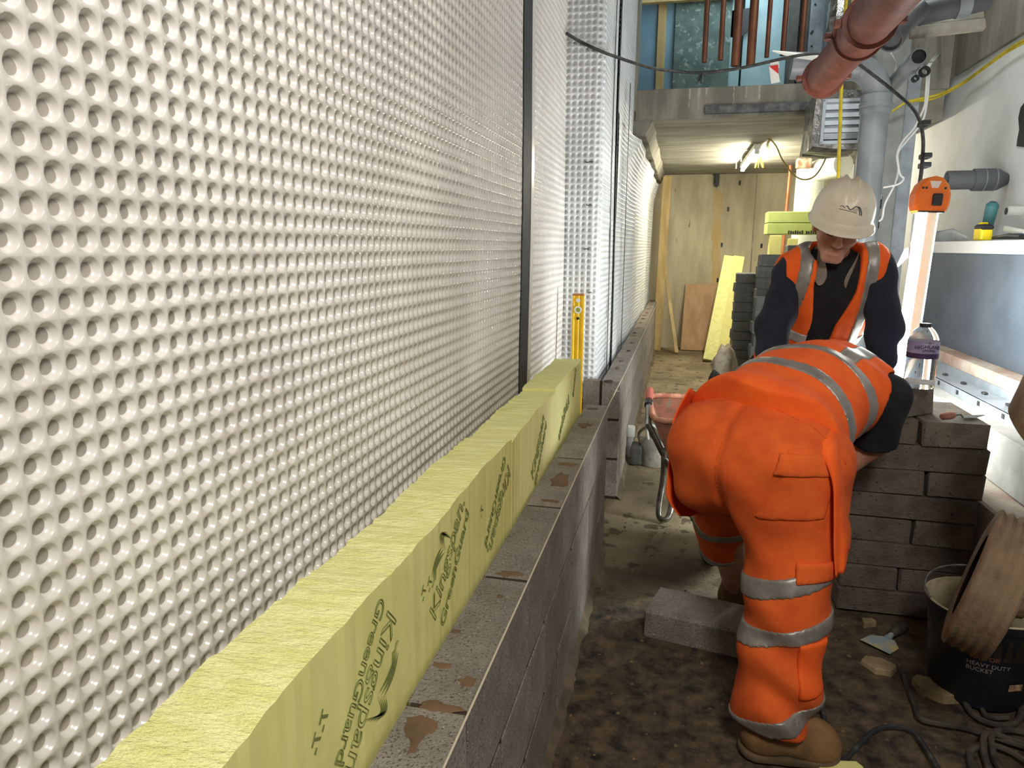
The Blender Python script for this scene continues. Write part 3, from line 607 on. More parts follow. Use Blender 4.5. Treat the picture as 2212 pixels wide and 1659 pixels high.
# black sagging cable, tie and hazard tape
cab = [AX(1224, 72, XM + .02), AY(1250, 88, 3.90), AY(1285, 105, 3.90), AY(1320, 119, 3.95), AY(1400, 145, 4.2), AY(1460, 154, 4.3), AY(1520, 157, 4.3), AY(1600, 147, 4.3), AY(1690, 127, 4.3), AY(1745, 117, 4.3), AY(1790, 117, 4.32), AY(1840, 130, 4.35), AY(1890, 165, 4.35), AY(1940, 205, 4.3), AY(1970, 232, 4.2), AY(1987, 262, 4.1), AY(1994, 300, 4.0), AY(1993, 340, 3.8), AY(1990, 372, 3.7), AY(1986, 400, 3.62)]
bc = tag(MB().tube(spline(cab, 8), .0085, 8).build('black_cable', m_bcab, smooth=True), 'thick black cable sagging across the opening to the orange capped lamp', 'cable')
q = AY(1516, 158, 4.3)
ct = MB()
for i in range(6): ct.tube([q, q + Vector((random.uniform(-.03, .03), random.uniform(-.01, .01), random.uniform(-.06, -.01)))], .003, 5)
ct.build('cable_tie_tails', m_blk, bc)
for px, py in ((1995, 338), (1993, 358), (1992, 268)):
    q = AY(px, py, 3.85); MB().box((q.x - .014, 3.80, q.z - .012), (q.x + .024, 3.88, q.z + .012)).build('cable_clip', m_blk, bc, bevel=.004)
ht = empty('hazard_tape', AY(1672, 131, 4.3), 'short red and white hazard tape hanging from the black cable', 'tape')
A_ = [AY(*p_, 4.29) for p_ in ((1664, 136), (1682, 132), (1684, 146), (1685, 178), (1666, 183), (1662, 146))]
MB().add([A_[0], A_[1], A_[2], A_[5]], [(0, 1, 2, 3)]).build('white_end', m_white, ht)
for nm, pts, m_ in (('red_stripe', ((1661, 143), (1681, 140), (1682, 160)), m_red), ('white_stripe', ((1661, 143), (1682, 160), (1685, 177), (1666, 181)), m_white)):
    o = MB().add([AY(*p_, 4.288) for p_ in pts], [tuple(range(len(pts)))]).build(nm, m_, ht); md = o.modifiers.new('s', 'SOLIDIFY'); md.thickness = .001
cdt = [AY(1668, 110, 4.7), AY(1710, 118, 4.75), AY(1780, 126, 4.8)]
tag(MB().tube(cdt, [.004, .016, .02], 8).build('white_conduit', m_white, smooth=True), 'tapering white plastic conduit behind the black cable', 'conduit')
# red cast iron pipe running along the passage
XR, ZR = .66, 2.245; YR0 = 4.08
rp = empty('iron_pipe', (XR, YR0, ZR), 'red oxide cast iron pipe hanging at top right, open end', 'pipe')
Mr = frame((XR, YR0, ZR), (0, -1, 0)); r = .083
MB().lathe([(r*.86, .10), (r*.86, 0), (r, 0), (r, .02)] + [(r + (.0015 if i % 2 else 0), .03 + i*.018) for i in range(48)] + [(r, 2.2)], 32, M=Mr, cap=False).build('pipe_barrel', m_iron, rp, smooth=True)
for z0 in (.0, .74, .92):
    cl = MB().lathe([(r, z0 - .006), (r + .018, z0 - .004), (r + .018, z0 + .022), (r, z0 + .026)], 32, M=Mr).build('pipe_collar', m_iron, rp, smooth=True)
    for s in (-1, 1):
        MB().box((s*(r + .018), -.014, z0 - .006), (s*(r + .046), .014, z0 + .026), M=Mr).build('collar_bolt', m_iron, cl, bevel=.004)
MB().lathe([(r + .006, .745), (r + .008, .76), (r + .008, .91), (r + .006, .925)], 32, M=Mr).build('coupling', m_iron, rp, smooth=True)
MB().tube([(XR, YR0 - 1.0, ZR + r), (XR, YR0 - 1.0, ZTOP)], .008, 8).build('hanger_rod', m_galv, rp)
# grey soil pipe with a bend
YG = 4.9; gb = AY(1892, 225, YG); rG = .078
g = empty('soil_pipe', (gb.x, YG, 0), 'grey plastic soil pipe rising behind the standing worker and bending left', 'pipe')
MB().lathe([(rG, 0), (rG, gb.z)], 28, M=Matrix.Translation((gb.x, YG, 0))).build('pipe_barrel', m_pvc, g, smooth=True)
sk_ = MB().lathe([(rG, gb.z - .06), (rG + .010, gb.z - .055), (rG + .010, gb.z - .02), (rG + .015, gb.z - .015), (rG + .015, gb.z), (rG + .010, gb.z + .005), (rG + .010, gb.z + .05), (rG, gb.z + .055)], 28, M=Matrix.Translation((gb.x, YG, 0))).build('socket', m_pvc, g, smooth=True)
rb = .17; bend = [Vector((gb.x - rb + rb*math.cos(a), YG, gb.z + .05 + rb*math.sin(a))) for a in np.linspace(0, math.pi/2, 9)] + [Vector((gb.x - rb - .33, YG, gb.z + .05 + rb + .02))]
MB().tube(bend, rG, 24).build('bend', m_pvc, g, smooth=True)
for i in (6, 8): MB().tube([bend[i] - Vector((.008, 0, -.002)), bend[i] + Vector((.008, 0, .002))], rG + .006, 24).build('bend_ring', m_pvc, g, smooth=True)
# foil wrapped duct with a louvred face
YD = 5.35; d0, d1 = AY(1777, 222, YD), AY(1859, 300, YD)
dx0, dx1, dz0, dz1 = d0.x, d1.x, d1.z - .03, d0.z + .02
du = empty('air_duct', ((dx0 + dx1)/2, YD + .3, dz0), 'foil wrapped air duct with a grey louvred end under the red pipe', 'duct')
b = MB(); n = 12; sh = random.Random(8)
vs = []
for i in range(n + 1):
    y = YD + .004 + (.52)*i/n
    for (x, z) in ((dx0 - .035, dz0 - .02), ((dx0 + dx1)/2, dz0 - .035), (dx1 + .01, dz0 - .03), (dx1 + .012, (dz0 + dz1)/2), (dx1, dz1 + .05), ((dx0 + dx1)/2, dz1 + .06), (dx0 - .03, dz1 + .05), (dx0 - .04, (dz0 + dz1)/2)):
        vs.append((x + sh.uniform(-.012, .012), y, z + sh.uniform(-.010, .010)))
b.add(vs, [(8*i + k, 8*i + (k + 1) % 8, 8*i + 8 + (k + 1) % 8, 8*i + 8 + k) for i in range(n) for k in range(8)] + [tuple(range(8)), tuple(range(8*n, 8*n + 8))])
b.build('foil_wrap', m_foil, du, smooth=False)
fr = MB(); t_ = .022
for lo, hi in (((dx0, dz0), (dx0 + t_, dz1)), ((dx1 - t_, dz0), (dx1, dz1)), ((dx0 + t_, dz0), (dx1 - t_, dz0 + t_)), ((dx0 + t_, dz1 - t_), (dx1 - t_, dz1))):
    fr.box((lo[0], YD - .018, lo[1]), (hi[0], YD, hi[1]))
fr.build('vent_frame', m_vent, du, bevel=.002)
MB().box((dx0 + t_, YD - .003, dz0 + t_), (dx1 - t_, YD + .002, dz1 - t_)).build('vent_cavity', m_blk, du)
nl = 5; hh = (dz1 - dz0 - 2*t_)/nl
for i in range(nl):
    zc = dz0 + t_ + hh*(i + .5); Mx = Matrix.Translation(((dx0 + dx1)/2, YD - .012, zc)) @ Matrix.Rotation(math.radians(-22 if i else 38), 4, 'X')
    MB().box((-(dx1 - dx0)/2 + t_, -.0015, -hh*.52), ((dx1 - dx0)/2 - t_, .0015, hh*.52), M=Mx).build('louvre', m_vent, du)
for x in (dx0 + .008, dx1 - .008):
    for z in (dz0 + .01, dz1 - .01): MB().lathe([(0, 0), (.005, 0), (.005, .003), (0, .004)], 8, M=frame((x, YD - .018, z), (0, -1, 0)), cap=False).build('screw', m_steel, du)
# vertical foil duct above
q = AY(1808, 60, 5.75); fb = MB(); vs = []; sh = random.Random(11)
for i in range(16):
    z = 2.72 + i*.085
    for k in range(10): a = 2*math.pi*k/10; rr_ = .075*(1 + sh.uniform(-.12, .12)); vs.append((q.x + rr_*math.cos(a), 5.75 + rr_*math.sin(a), z))
fb.add(vs, [(10*i + k, 10*i + (k + 1) % 10, 10*i + 10 + (k + 1) % 10, 10*i + 10 + k) for i in range(15) for k in range(10)] + [tuple(range(10)), tuple(range(150, 160))])
tag(fb.build('foil_duct', m_foil), 'vertical crumpled foil duct rising behind the red pipe', 'duct')
tag(MB().box((AY(1836, 30, 5.8).x, 5.80, 2.6), (AY(1872, 30, 5.8).x, 5.90, ZTOP)).build('timber_stud', m_timber, bevel=.004), 'timber stud between the foil duct and the grey column', 'timber')
# drainage pipes at top right
dp = empty('drain_pipe', AY(2050, 20, 4.45), 'dark grey drain pipe with branch dropping to an open socket at top right', 'pipe')
A1 = [AY(2135, -6, 4.5), AY(2080, 8, 4.5), AY(2015, 22, 4.5), AY(1985, 30, 4.5)]
MB().tube(A1, .062, 20).build('main_run', m_dpvc, dp, smooth=True)
MB().tube([A1[1] + Vector((.03, 0, 0)), A1[1] + Vector((-.03, 0, -.003))], .070, 20).build('socket_ring', m_pvc, dp, smooth=True)
br = [AY(1990, 20, 4.45), AY(1962, 42, 4.42), AY(1940, 66, 4.36), AY(1926, 82, 4.3)]
MB().tube(br, .055, 20).build('branch', m_dpvc, dp, smooth=True)
M_ = frame(br[-1], br[-1] - br[-2]); MB().lathe([(.052, -.07), (.064, -.065), (.064, .02), (.056, .02), (.050, -.03)], 24, M=M_, cap=False).build('open_socket', m_dpvc, dp, smooth=True)
MB().lathe([(0, 0), (.056, 0)], 24, M=M_ @ Matrix.Translation((0, 0, -.02)), cap=False).build('bore', m_blk, dp)
e2 = AY(1985, 122, 4.45)
wp = empty('waste_pipe', e2, 'grey waste pipe pointing at the camera, open end, above the black cable', 'pipe')
M_ = frame(e2, (.05, 1, -.03)); MB().lathe([(.036, .0), (.044, .0), (.044, .16), (.050, .17), (.050, .24), (.044, .25), (.044, .95)], 22, M=M_, cap=False).build('pipe_barrel', m_pvc, wp, smooth=True)
MB().lathe([(0, .03), (.0375, .03), (.0375, 0)], 22, M=M_, cap=False).build('bore', m_blk, wp)
tag(MB().box((-.19, -.02, -.035), (.19, .02, .02), M=frame(AY(2045, 60, 4.62), (-.1, .25, 1), (1, .15, .35))).build('timber_offcut', m_concbeam, bevel=.004), 'rough timber offcut wedged under the dark drain pipe', 'timber')
tag(MB().box((-.28, -.04, -.03), (.2, .04, .03), M=frame(AY(2040, 45, 4.95), (-.1, .25, 1), (1, .15, .35))).build('concrete_fragment', m_concbeam, bevel=.006), 'rough concrete ledge behind the timber offcut at top right', 'concrete')
for i, (px, py) in enumerate(((1997, 155), (1977, 170), (1981, 143))):
    q = AY(px, py, 4.55); cl = empty('pipe_clip', q, ['large black pipe clip below the waste pipe end', 'small black pipe clip beside the larger one', 'small black pipe clip tucked against the waste pipe'][i], 'clip')
    rad = (.028, .018, .016)[i]; MB().lathe([(rad*.62, -.012), (rad, -.012), (rad, .012), (rad*.62, .012), (rad*.62, -.012)], 18, M=frame(q, (.1, -1, .1)), cap=False).build('clip_ring', m_blk, cl, smooth=True)
    MB().tube([q + Vector((0, 0, rad)), q + Vector((.01, .05, .12))], .004, 6).build('clip_stud', m_galv, cl)
# loose cables on the right
def cable(name, pts, r, m, label, n=8, cat='cable'): return tag(MB().tube(spline(pts, n), r, 7).build(name, m, smooth=True), label, cat)
cable('yellow_cable', [AX(2216, 84, 1.90), AX(2180, 105, 1.90), AX(2130, 142, 1.89), AX(2080, 178, 1.88), AY(2030, 203, 5.86), AY(1975, 216, 5.84), AY(1955, 222, 5.86), AY(1905, 256, 5.9)], .008, m_ycab, 'upper strand of yellow cable looping along the white wall')
cable('yellow_cable', [AX(2216, 90, 1.905), AX(2170, 116, 1.905), AX(2120, 152, 1.89), AX(2080, 181, 1.885), AY(2020, 212, 5.9), AY(1975, 219, 5.88), AY(1958, 224, 5.9)], .008, m_ycab, 'lower strand of yellow cable looping along the white wall')
cable('yellow_cable', [AY(1823, 60, 4.62) + Vector((0, 0, 1.4)), AY(1823, 60, 4.62), AY(1820, 148, 4.62), AY(1817, 200, 4.62), AY(1814, 290, 4.62), AY(1810, 400, 4.62), AY(1806, 520, 4.62)], .010, m_ycab, 'yellow cable hanging straight down in front of the air duct')
cable('yellow_cable', [AY(1863, 4, 3.9), AY(1840, 40, 3.95), AY(1820, 66, 4.0), AY(1800, 92, 4.1), AY(1796, 110, 4.3)], .006, m_ycab, 'thin yellow cable strapped along the red pipe')
cable('grey_cable', [AX(2030, 110, XW - .03), AY(2006, 140, 4.9), AY(2003, 160, 4.7), AY(2000, 205, 4.7), AY(1996, 232, 4.7), AY(1975, 275, 4.7), AY(1950, 305, 4.7), AY(1938, 335, 4.7), AY(1944, 375, 4.7), AY(1952, 385, 4.7), AY(1940, 398, 4.7), AY(1908, 405, 4.72)], .006, m_wcab, 'grey cable looping beside the column, upper strand')
cable('grey_cable', [AX(2034, 112, XW - .03), AY(2010, 140, 4.9), AY(2007, 160, 4.75), AY(2003, 215, 4.75), AY(1992, 262, 4.75), AY(1958, 305, 4.75), AY(1940, 330, 4.75), AY(1941, 362, 4.75), AY(1934, 395, 4.75), AY(1912, 440, 4.75), AY(1906, 470, 4.75), AY(1898, 478, 4.75)], .006, m_wcab, 'grey cable hooked below the light switches on the column')
cable('grey_cable', [AY(1932, 160, 4.9), AY(1935, 135, 4.9), AY(1925, 115, 4.8)], .004, m_wcab, 'thin grey wire dangling under the open drain socket')
for i, (px, py) in enumerate(((1893, 437), (1888, 480))):
    q = AY(px, py, 5.92); sw = empty('socket_box', q, ['upper black socket box on the grey column', 'lower black socket box on the grey column'][i], 'socket box')
    MB().box((q.x - .035, YB - .045, q.z - .05), (q.x + .035, YB - .002, q.z + .05)).build('box', m_blk, sw, bevel=.008)
    MB().box((q.x - .028, YB - .052, q.z + .02), (q.x + .028, YB - .045, q.z + .052)).build('cover', m_wcab, sw, bevel=.003)
# ---------------------------------------------------------------- white wall things
q = AX(2136, 385, XW); ep = empty('pipe_stub', q, 'dark grey pipe elbow sticking out of the white wall', 'pipe'); YE_ = q.y
e0 = AX(2142, 386, XW - .02)
pth = [Vector((XW + .01, e0.y, e0.z)), Vector((XW - .12, e0.y, e0.z)), Vector((XW - .17, e0.y + .02, e0.z)), Vector((XW - .19, e0.y + .10, e0.z))]
rE = .062
st = Vector((XW - .155, e0.y, e0.z))
e0 = AX(2152, 388, XW - .06)
MB().tube([(XW + .01, e0.y, e0.z), (XW - .02, e0.y, e0.z), (XW - .05, e0.y, e0.z), (XW - .08, e0.y, e0.z), (XW - .19, e0.y, e0.z), (XW - .195, e0.y, e0.z)], [.03, .045, .064, .068, .068, .062], 22).build('elbow', m_dpvc, ep, smooth=True)
M_ = frame((XW - .19, e0.y, e0.z), (-1, 0, 0)); MB().lathe([(rE - .004, 0), (rE - .004, .15), (rE - .012, .15), (rE - .012, .02), (0, .02)], 22, M=M_, cap=False).build('spigot', m_dpvc, ep, smooth=True)
for k in (.07, .13): MB().tube([(XW - k, e0.y, e0.z), (XW - k - .006, e0.y, e0.z)], .0695, 22).build('scribe_line', m_pvc, ep, smooth=True)
q = AX(2207, 456, XW); wo = empty('overflow_pipe', q, 'short white overflow pipe at the right edge of the white wall', 'pipe')
MB().tube([(XW, q.y, q.z), (XW - .08, q.y, q.z)], .03, 16).build('pipe_barrel', m_white, wo, smooth=True); MB().tube([(XW - .081, q.y, q.z), (XW - .083, q.y, q.z)], .02, 16).build('bore', m_blk, wo)
hp = [AX(px, py, XW - .003) for px, py in ((2214, 222), (2206, 232), (2201, 255), (2203, 280), (2199, 300), (2197, 316), (2214, 318))]
o = MB().add([h for h in hp], [tuple(range(len(hp)))]).build('wall_opening', m_blk); md = o.modifiers.new('s', 'SOLIDIFY'); md.thickness = .004
tag(o, 'ragged dark hole broken through the white wall at the right edge', 'hole')
# steel wall duct strip beside the column (light grey jamb)
tag(MB().box((xc1 + .002, YB + .05, 0), (xc1 + .10, YB + .18, 2.7)).build('galvanised_jamb', m_galv, bevel=.003), 'pale galvanised jamb between the grey column and the white wall', 'jamb')
# ---------------------------------------------------------------- plinths, steel channel and tank on the right
pl = lambda name, xa, za, zb, m, lab, cat='plinth', y0=2.3, y1=5.9: tag(MB().box((xa, y0, za), (XW - .004, y1, zb)).build(name, m, bevel=.008), lab, cat)
pl('concrete_plinth', 1.148, -.02, .468, m_pink, 'lowest dusty concrete step beside the near block stack')
pl('concrete_plinth', 1.272, .4685, .676, mat('pale_concrete', S(176, 174, 168), S(150, 148, 142), 4, rough=.9, bump=.2, bscale=60, spots=S(120, 116, 108), sscale=40, sth=.7), 'middle pale concrete step with the steel channel on it')
pl('concrete_plinth', 1.492, .6765, .819, m_pink, 'top pinkish concrete upstand carrying the dark tank')
ch = empty('steel_channel', (1.43, 4, .677), 'galvanised steel channel with square holes and bolts below the tank', 'channel')
Y0c, Y1c = 1.0, 5.88
MB().box((1.369, Y0c, .677), (1.373, Y1c, .725)).build('web', m_galv, ch); MB().box((1.369, Y0c, .721), (1.488, Y1c, .726)).build('top_flange', m_galv, ch); MB().box((1.484, Y0c, .722), (1.489, Y1c, .763)).build('upstand', m_galv, ch)
for i in range(14):
    y = 2.55 + i*.26
    MB().box((1.366, y - .012, .692), (1.3695, y + .012, .713)).build('square_hole', m_blk, ch)
    MB().box((1.42, y + .11 - .016, .726), (1.44, y + .11 + .016, .738)).build('bolt', m_blk, ch, bevel=.003)
TX = 1.592; ty0, ty1 = 2.3, 5.27
tk = empty('water_tank', ((TX + XW)/2, 3.8, .82), 'dark plastic tank with a white lid beside the lamp', 'tank')
nt_ = 24; vs = []
for i in range(nt_ + 1):
    y = ty0 + (ty1 - ty0)*i/nt_; u = i/nt_; bow = .018*math.sin(math.pi*u)
    vs += [(TX - bow*0, y, .82), (TX - bow, y, 1.1), (TX, y, 1.372), (XW - .02, y, 1.372), (XW - .02, y, .82)]
mb = MB(); mb.add(vs, [(5*i + k, 5*i + (k + 1) % 5, 5*i + 5 + (k + 1) % 5, 5*i + 5 + k) for i in range(nt_) for k in range(5)] + [(4, 3, 2, 1, 0), tuple(range(5*nt_, 5*nt_ + 5))])
mb.build('tank_body', m_tank, tk, smooth=True)
MB().box((TX - .02, ty0, 1.374), (XW - .01, ty1 + .03, 1.445)).build('tank_lid', m_tanklid, tk, bevel=.015, seg=2)
MB().box((TX - .022, ty1 + .002, .822), (TX + .06, ty1 + .05, 1.38)).build('corner_strip', m_white, tk, bevel=.004)
ZL = 1.446
# things left on the tank lid
tm = empty('tape_measure', AX(2121, 520, TX + .05), 'yellow and black tape measure on the tank lid', 'tape measure'); q = tm.location.copy(); q.z = ZL
tm.location = q
MB().box((q.x - .03, q.y - .055, ZL), (q.x + .03, q.y + .055, ZL + .075)).build('case', mat('tool_yellow', S(240, 214, 20), rough=.4), tm, bevel=.012, seg=2)
MB().box((q.x - .032, q.y - .062, ZL + .055), (q.x + .032, q.y + .05, ZL + .088)).build('grip', m_blk, tm, bevel=.01)
MB().box((q.x - .02, q.y - .01, ZL + .086), (q.x + .02, q.y + .03, ZL + .10)).build('lock_button', MATS['tool_yellow'], tm, bevel=.005)
kf = AX(2135, 490, TX + .12); tl = empty('trowel', (kf.x, kf.y, ZL), 'trowel with a teal handle standing behind the tape measure', 'trowel')
MB().tube([(kf.x, kf.y + .02, ZL + .05), (kf.x, kf.y + .005, ZL + .12), (kf.x, kf.y - .02, ZL + .20), (kf.x, kf.y - .026, ZL + .215)], [.026, .03, .033, .018], 14).build('handle', mat('teal_rubber', S(62, 112, 116), rough=.6), tl, smooth=True)
MB().box((kf.x - .03, kf.y - .02, ZL), (kf.x + .03, kf.y + .05, ZL + .012)).build('blade', m_steel, tl, bevel=.004); MB().tube([(kf.x, kf.y + .022, ZL + .05), (kf.x, kf.y + .03, ZL + .01)], .008, 8).build('tang', m_steel, tl)
for i, (pa, pb, z_, m_, lab) in enumerate(((2145, 2205, .03, m_blk, 'bundle of black tools on the tank lid right of the tape measure'), (2020, 2098, .008, m_galv, 'thin sheet of grey packaging lying on the tank lid'))):
    a, b_ = AX(pb, 515, TX + .06), AX(pa, 515, TX + .06)
    o = empty('tool_bundle' if i == 0 else 'packaging_sheet', ((a.x + b_.x)/2, (a.y + b_.y)/2, ZL), lab, 'tools' if i == 0 else 'packaging')
    if i == 0:
        for k in range(4): MB().tube([(a.x + k*.018, a.y + .03*k, ZL + .014 + .006*(k % 2)), (a.x + .02*k + .01, (a.y + b_.y)/2, ZL + .02), (a.x + .015*k, b_.y - .04*k, ZL + .014)], [.012, .014, .008], 8).build('tool', [m_blk, mat('navy_grip', S(44, 66, 110), rough=.5)][k % 2], o, smooth=True)
    else:
        MB().tube([(a.x - .02, a.y, ZL + .006), (a.x, (a.y + b_.y)/2, ZL + .03), (a.x - .05, b_.y + .2, ZL + .0)], [.02, .05, .05], 10, flat=.25).build('sheet', m_galv, o, smooth=True)
sx = [AX(2170, 488, TX + .14), AX(2212, 506, TX + .1)]; o = MB().tube([Vector((sx[0].x, sx[0].y, ZL + .065)), Vector((sx[1].x, sx[1].y, ZL + .035))], .016, 8, flat=.35).build('paint_stirrer', m_white); tag(o, 'white splattered mixing stick poking over the tank lid', 'stick')
# ---------------------------------------------------------------- LED stick lamp
LB, LT = Vector((.955, 3.45, .02)), AY(2004, 455, 3.45)
pA, pB = AY(1948, 830, 3.45), LT; dL = (pB - pA).normalized(); LB = pA - dL*((pA.z - .01)/dL.z)
m_led = mat('lit_diffuser', S(235, 238, 230), rough=.3, emit=(.93, 1, .97, 1), estr=95)
m_ledband = mat('diffuser_back', S(214, 206, 186), S(230, 196, 160), 5, rough=.3, emit=(1, .86, .66, 1), estr=.42)
le = empty('stick_lamp', LB, 'tall lit tube work lamp with an orange end cap behind the stack', 'lamp')
ML = frame(LB, dL, (1, 0, 0)); LL = (LT - LB).length; rL = .042
mb = MB(); n = 24
prof = [(rL, .06), (rL, LL)]
for r_, z_ in prof:
    for k in range(n): a = 2*math.pi*k/n; mb.v.append(tuple(ML @ Vector((r_*math.cos(a), r_*math.sin(a), z_))))
for k in range(n):
    a = (k + .5)/n*360; mb.f.append((k, (k + 1) % n, n + (k + 1) % n, n + k)); mb.mi.append(1 if 262 < a < 318 else 0)
mb.build('diffuser_tube', [m_led, m_ledband], le, smooth=True, fix=False)
hd = [(-.056, 0), (.056, 0), (.066, .03), (.068, .075), (.055, .115), (.030, .142), (0, .15), (-.030, .142), (-.055, .115), (-.068, .075), (-.066, .03)]
Mh = ML @ Matrix(((1, 0, 0, 0), (0, 0, -1, 0), (0, 1, 0, LL - .01), (0, 0, 0, 1)))
capo = MB().prism(hd, -.05, .05, M=Mh).build('end_cap', m_orange, le, bevel=.008)
hh_ = [(-.022, .128), (.022, .128), (.012, .10), (-.012, .10)]
MB().prism(hh_, .0495, .0515, M=Mh).build('handle_hole', m_white, capo)
MB().box((-.005, .028, .049), (.035, .078, .058), M=Mh).build('switch', m_blk, capo, bevel=.004)
MB().box((-.05, .0, -.051), (.05, .006, .051), M=Mh).build('seal', m_blk, capo)
for x in (-.045, -.032, .04): MB().lathe([(0, 0), (.005, 0), (.005, .003), (0, .003)], 8, M=Mh @ Matrix.Translation((x, .10, .049)), cap=False).build('screw', m_blk, capo)
MB().lathe([(.06, 0), (.06, .05), (.045, .06)], 20, M=ML).build('foot_cap', m_orange, le, smooth=True)
tt = cable('lamp_lead', [AY(1986, 400, 3.62), AY(1980, 430, 3.60), AY(1972, 500, 3.58), AY(1962, 600, 3.56), AY(1955, 700, 3.56), AY(1948, 800, 3.56)], .007, m_bcab, 'black lead running down behind the tube lamp')
o = empty('hazard_tape', AY(1955, 545, 3.7), 'scrap of red and white tape stuck on the wall left of the tube lamp', 'tape')
MB().add([AY(*p_, 3.57) for p_ in ((1953, 538), (1962, 534), (1963, 556), (1956, 560))], [(0, 1, 2, 3)]).build('red_stripe', m_red, o); MB().add([AY(*p_, 3.57) for p_ in ((1953, 540), (1956, 560), (1942, 575), (1936, 577))], [(0, 1, 2, 3)]).build('white_stripe', m_white, o)
# ---------------------------------------------------------------- water bottle
ZB_ = ZK + HB; bb = AZ(1984, 836, ZB_); bo = empty('water_bottle', bb, 'clear plastic water bottle with a purple printed label on the cut block', 'bottle')
hB = AY(1993, 698, bb.y).z - ZB_; rB = .051
m_pet = mat('clear_plastic', (.93, .95, .96, 1), rough=.06, trans=.95, spec=.5)
m_pet.node_tree.nodes['Principled BSDF'].inputs['IOR'].default_value = 1.06
m_lab = mat('purple_label', S(190, 184, 200), S(140, 128, 168), 9, rough=.5)
prof = [(0, 0), (rB*.92, 0), (rB, .008)] + [(rB*(.985 if i % 2 else 1), .012 + .085*hB/.25*i/6) for i in range(7)] + [(rB*.96, .105*hB/.25), (rB, .115*hB/.25), (rB, .185*hB/.25), (rB*.93, .2*hB/.25), (rB*.72, .22*hB/.25), (rB*.42, .236*hB/.25), (rB*.33, .24*hB/.25)]
Mb = Matrix.Translation(bb)
MB().lathe(prof, 28, M=Mb).build('bottle_body', m_pet, bo, smooth=True)
MB().lathe([(rB*.38, .938*hB), (rB*.38, hB), (0, hB)], 20, M=Mb).build('cap', m_blk, bo, bevel=.001)
la = MB().lathe([(rB + .0012, .118*hB/.25), (rB + .0012, .182*hB/.25)], 40, M=Mb, cap=False).build('label', m_lab, bo, smooth=True)
MB().lathe([(rB + .0016, .118*hB/.25), (rB + .0016, .138*hB/.25)], 40, M=Mb, cap=False).build('label_band', mat('deep_purple', S(52, 34, 70), S(66, 44, 84), 20, rough=.5), la, smooth=True)
def wraptext(body, size, z, parent, m, ang0):
    o = text_mesh('lettering', body, size, m, Matrix.Identity(4), None, align='CENTER', depth=.0003)
    base = math.atan2(CAM.y - bb.y, CAM.x - bb.x) + ang0
    for v in o.data.vertices:
        a = base + v.co.x/rB; rr_ = rB + .0022 + v.co.z; zz2 = v.co.y + .004*math.cos(v.co.x/rB*2.4)
        v.co = Vector((bb.x + rr_*math.cos(a), bb.y + rr_*math.sin(a), bb.z + z + zz2))
    o.parent = parent; o.matrix_parent_inverse = wm(parent).inverted(); return o
wraptext('HIGHLAND', .0175, .155*hB/.25, la, m_ink, .38); wraptext('SPRING', .0125, .142*hB/.25, la, m_ink, .38); wraptext('~o~', .016, .171*hB/.25, la, m_ink, .38)
MB().lathe([(0, .004), (rB*.93, .004), (rB*.93, .155*hB/.25), (0, .155*hB/.25)], 24, M=Mb, cap=False).build('water', mat('water', (.95, .97, 1, 1), rough=.02, trans=1), bo, smooth=True)
bo.children[-1].data.materials[0].node_tree.nodes['Principled BSDF'].inputs['IOR'].default_value = 1.1
# ---------------------------------------------------------------- far end of the passage
# tube lamp under the slab
m_tube = mat('lit_tube', (1, 1, 1, 1), emit=(1, .93, .72, 1), estr=230)
fx, fy0, fy1 = .66, 7.35, 9.0
fl = empty('batten_lamp', (fx, 8.2, ZC - .1), 'lit fluorescent batten hanging under the slab', 'lamp')
MB().box((fx - .03, fy0, ZC - .06), (fx + .03, fy1, ZC - .012)).build('housing', m_white, fl, bevel=.004)
MB().tube([(fx, fy0 + .03, ZC - .085), (fx, fy1 - .03, ZC - .085)], .017, 14).build('tube', m_tube, fl, smooth=True)
for y in (fy0 + .02, fy1 - .02): MB().box((fx - .022, y - .015, ZC - .105), (fx + .022, y + .015, ZC - .055)).build('lampholder', m_white, fl, bevel=.003)
for y in (fy0 + .3, fy1 - .3): MB().tube([(fx, y, ZC - .015), (fx, y, ZC + .005)], .006, 6).build('fixing', m_blk, fl)
cable('yellow_cable', [AZ(1640, 335, ZC - .05), AZ(1655, 310, ZC - .02), AZ(1662, 301, ZC - .01), AY(1676, 315, 7.2), AY(1690, 345, 7.1), AY(1712, 375, 7.0), AY(1735, 388, 6.9), AY(1760, 380, 6.8), AY(1780, 350, 6.7), AY(1790, 318, 6.6), AY(1790, 300, 6.4)], .007, mat('dull_yellow_cable', S(150, 136, 62), rough=.6), 'dull yellow flex looping from the fluorescent batten to the air duct')
q = AZ(1641, 330, ZC - .07); fxb = MB()
for i in range(7):
    a = random.uniform(-1, 1); fxb.tube(spline([q, q + Vector((.03*a, 0, -.06)), q + Vector((.05*a, .01, -.14)), q + Vector((.02*a, .02, -.08)), q], 4), .005, 6)
tag(fxb.build('cable_bundle', MATS['dull_yellow_cable'], smooth=True), 'tied bundle of dull yellow flex at the near end of the batten', 'cable')
for px, py, lb_ in ((1602, 322, 'nearer bare hanger rod under the slab left of the batten'), (1591, 340, 'farther bare hanger rod under the slab left of the batten')):
    q = AZ(px, py, ZC); h = empty('hanger_rod', q, lb_, 'hanger'); MB().tube([(q.x, q.y, ZC), (q.x, q.y, ZC - .12)], .006, 6).build('rod', m_steel, h); MB().box((q.x - .07, q.y - .02, ZC - .012), (q.x + .07, q.y + .02, ZC)).build('plate', m_concbeam, h)
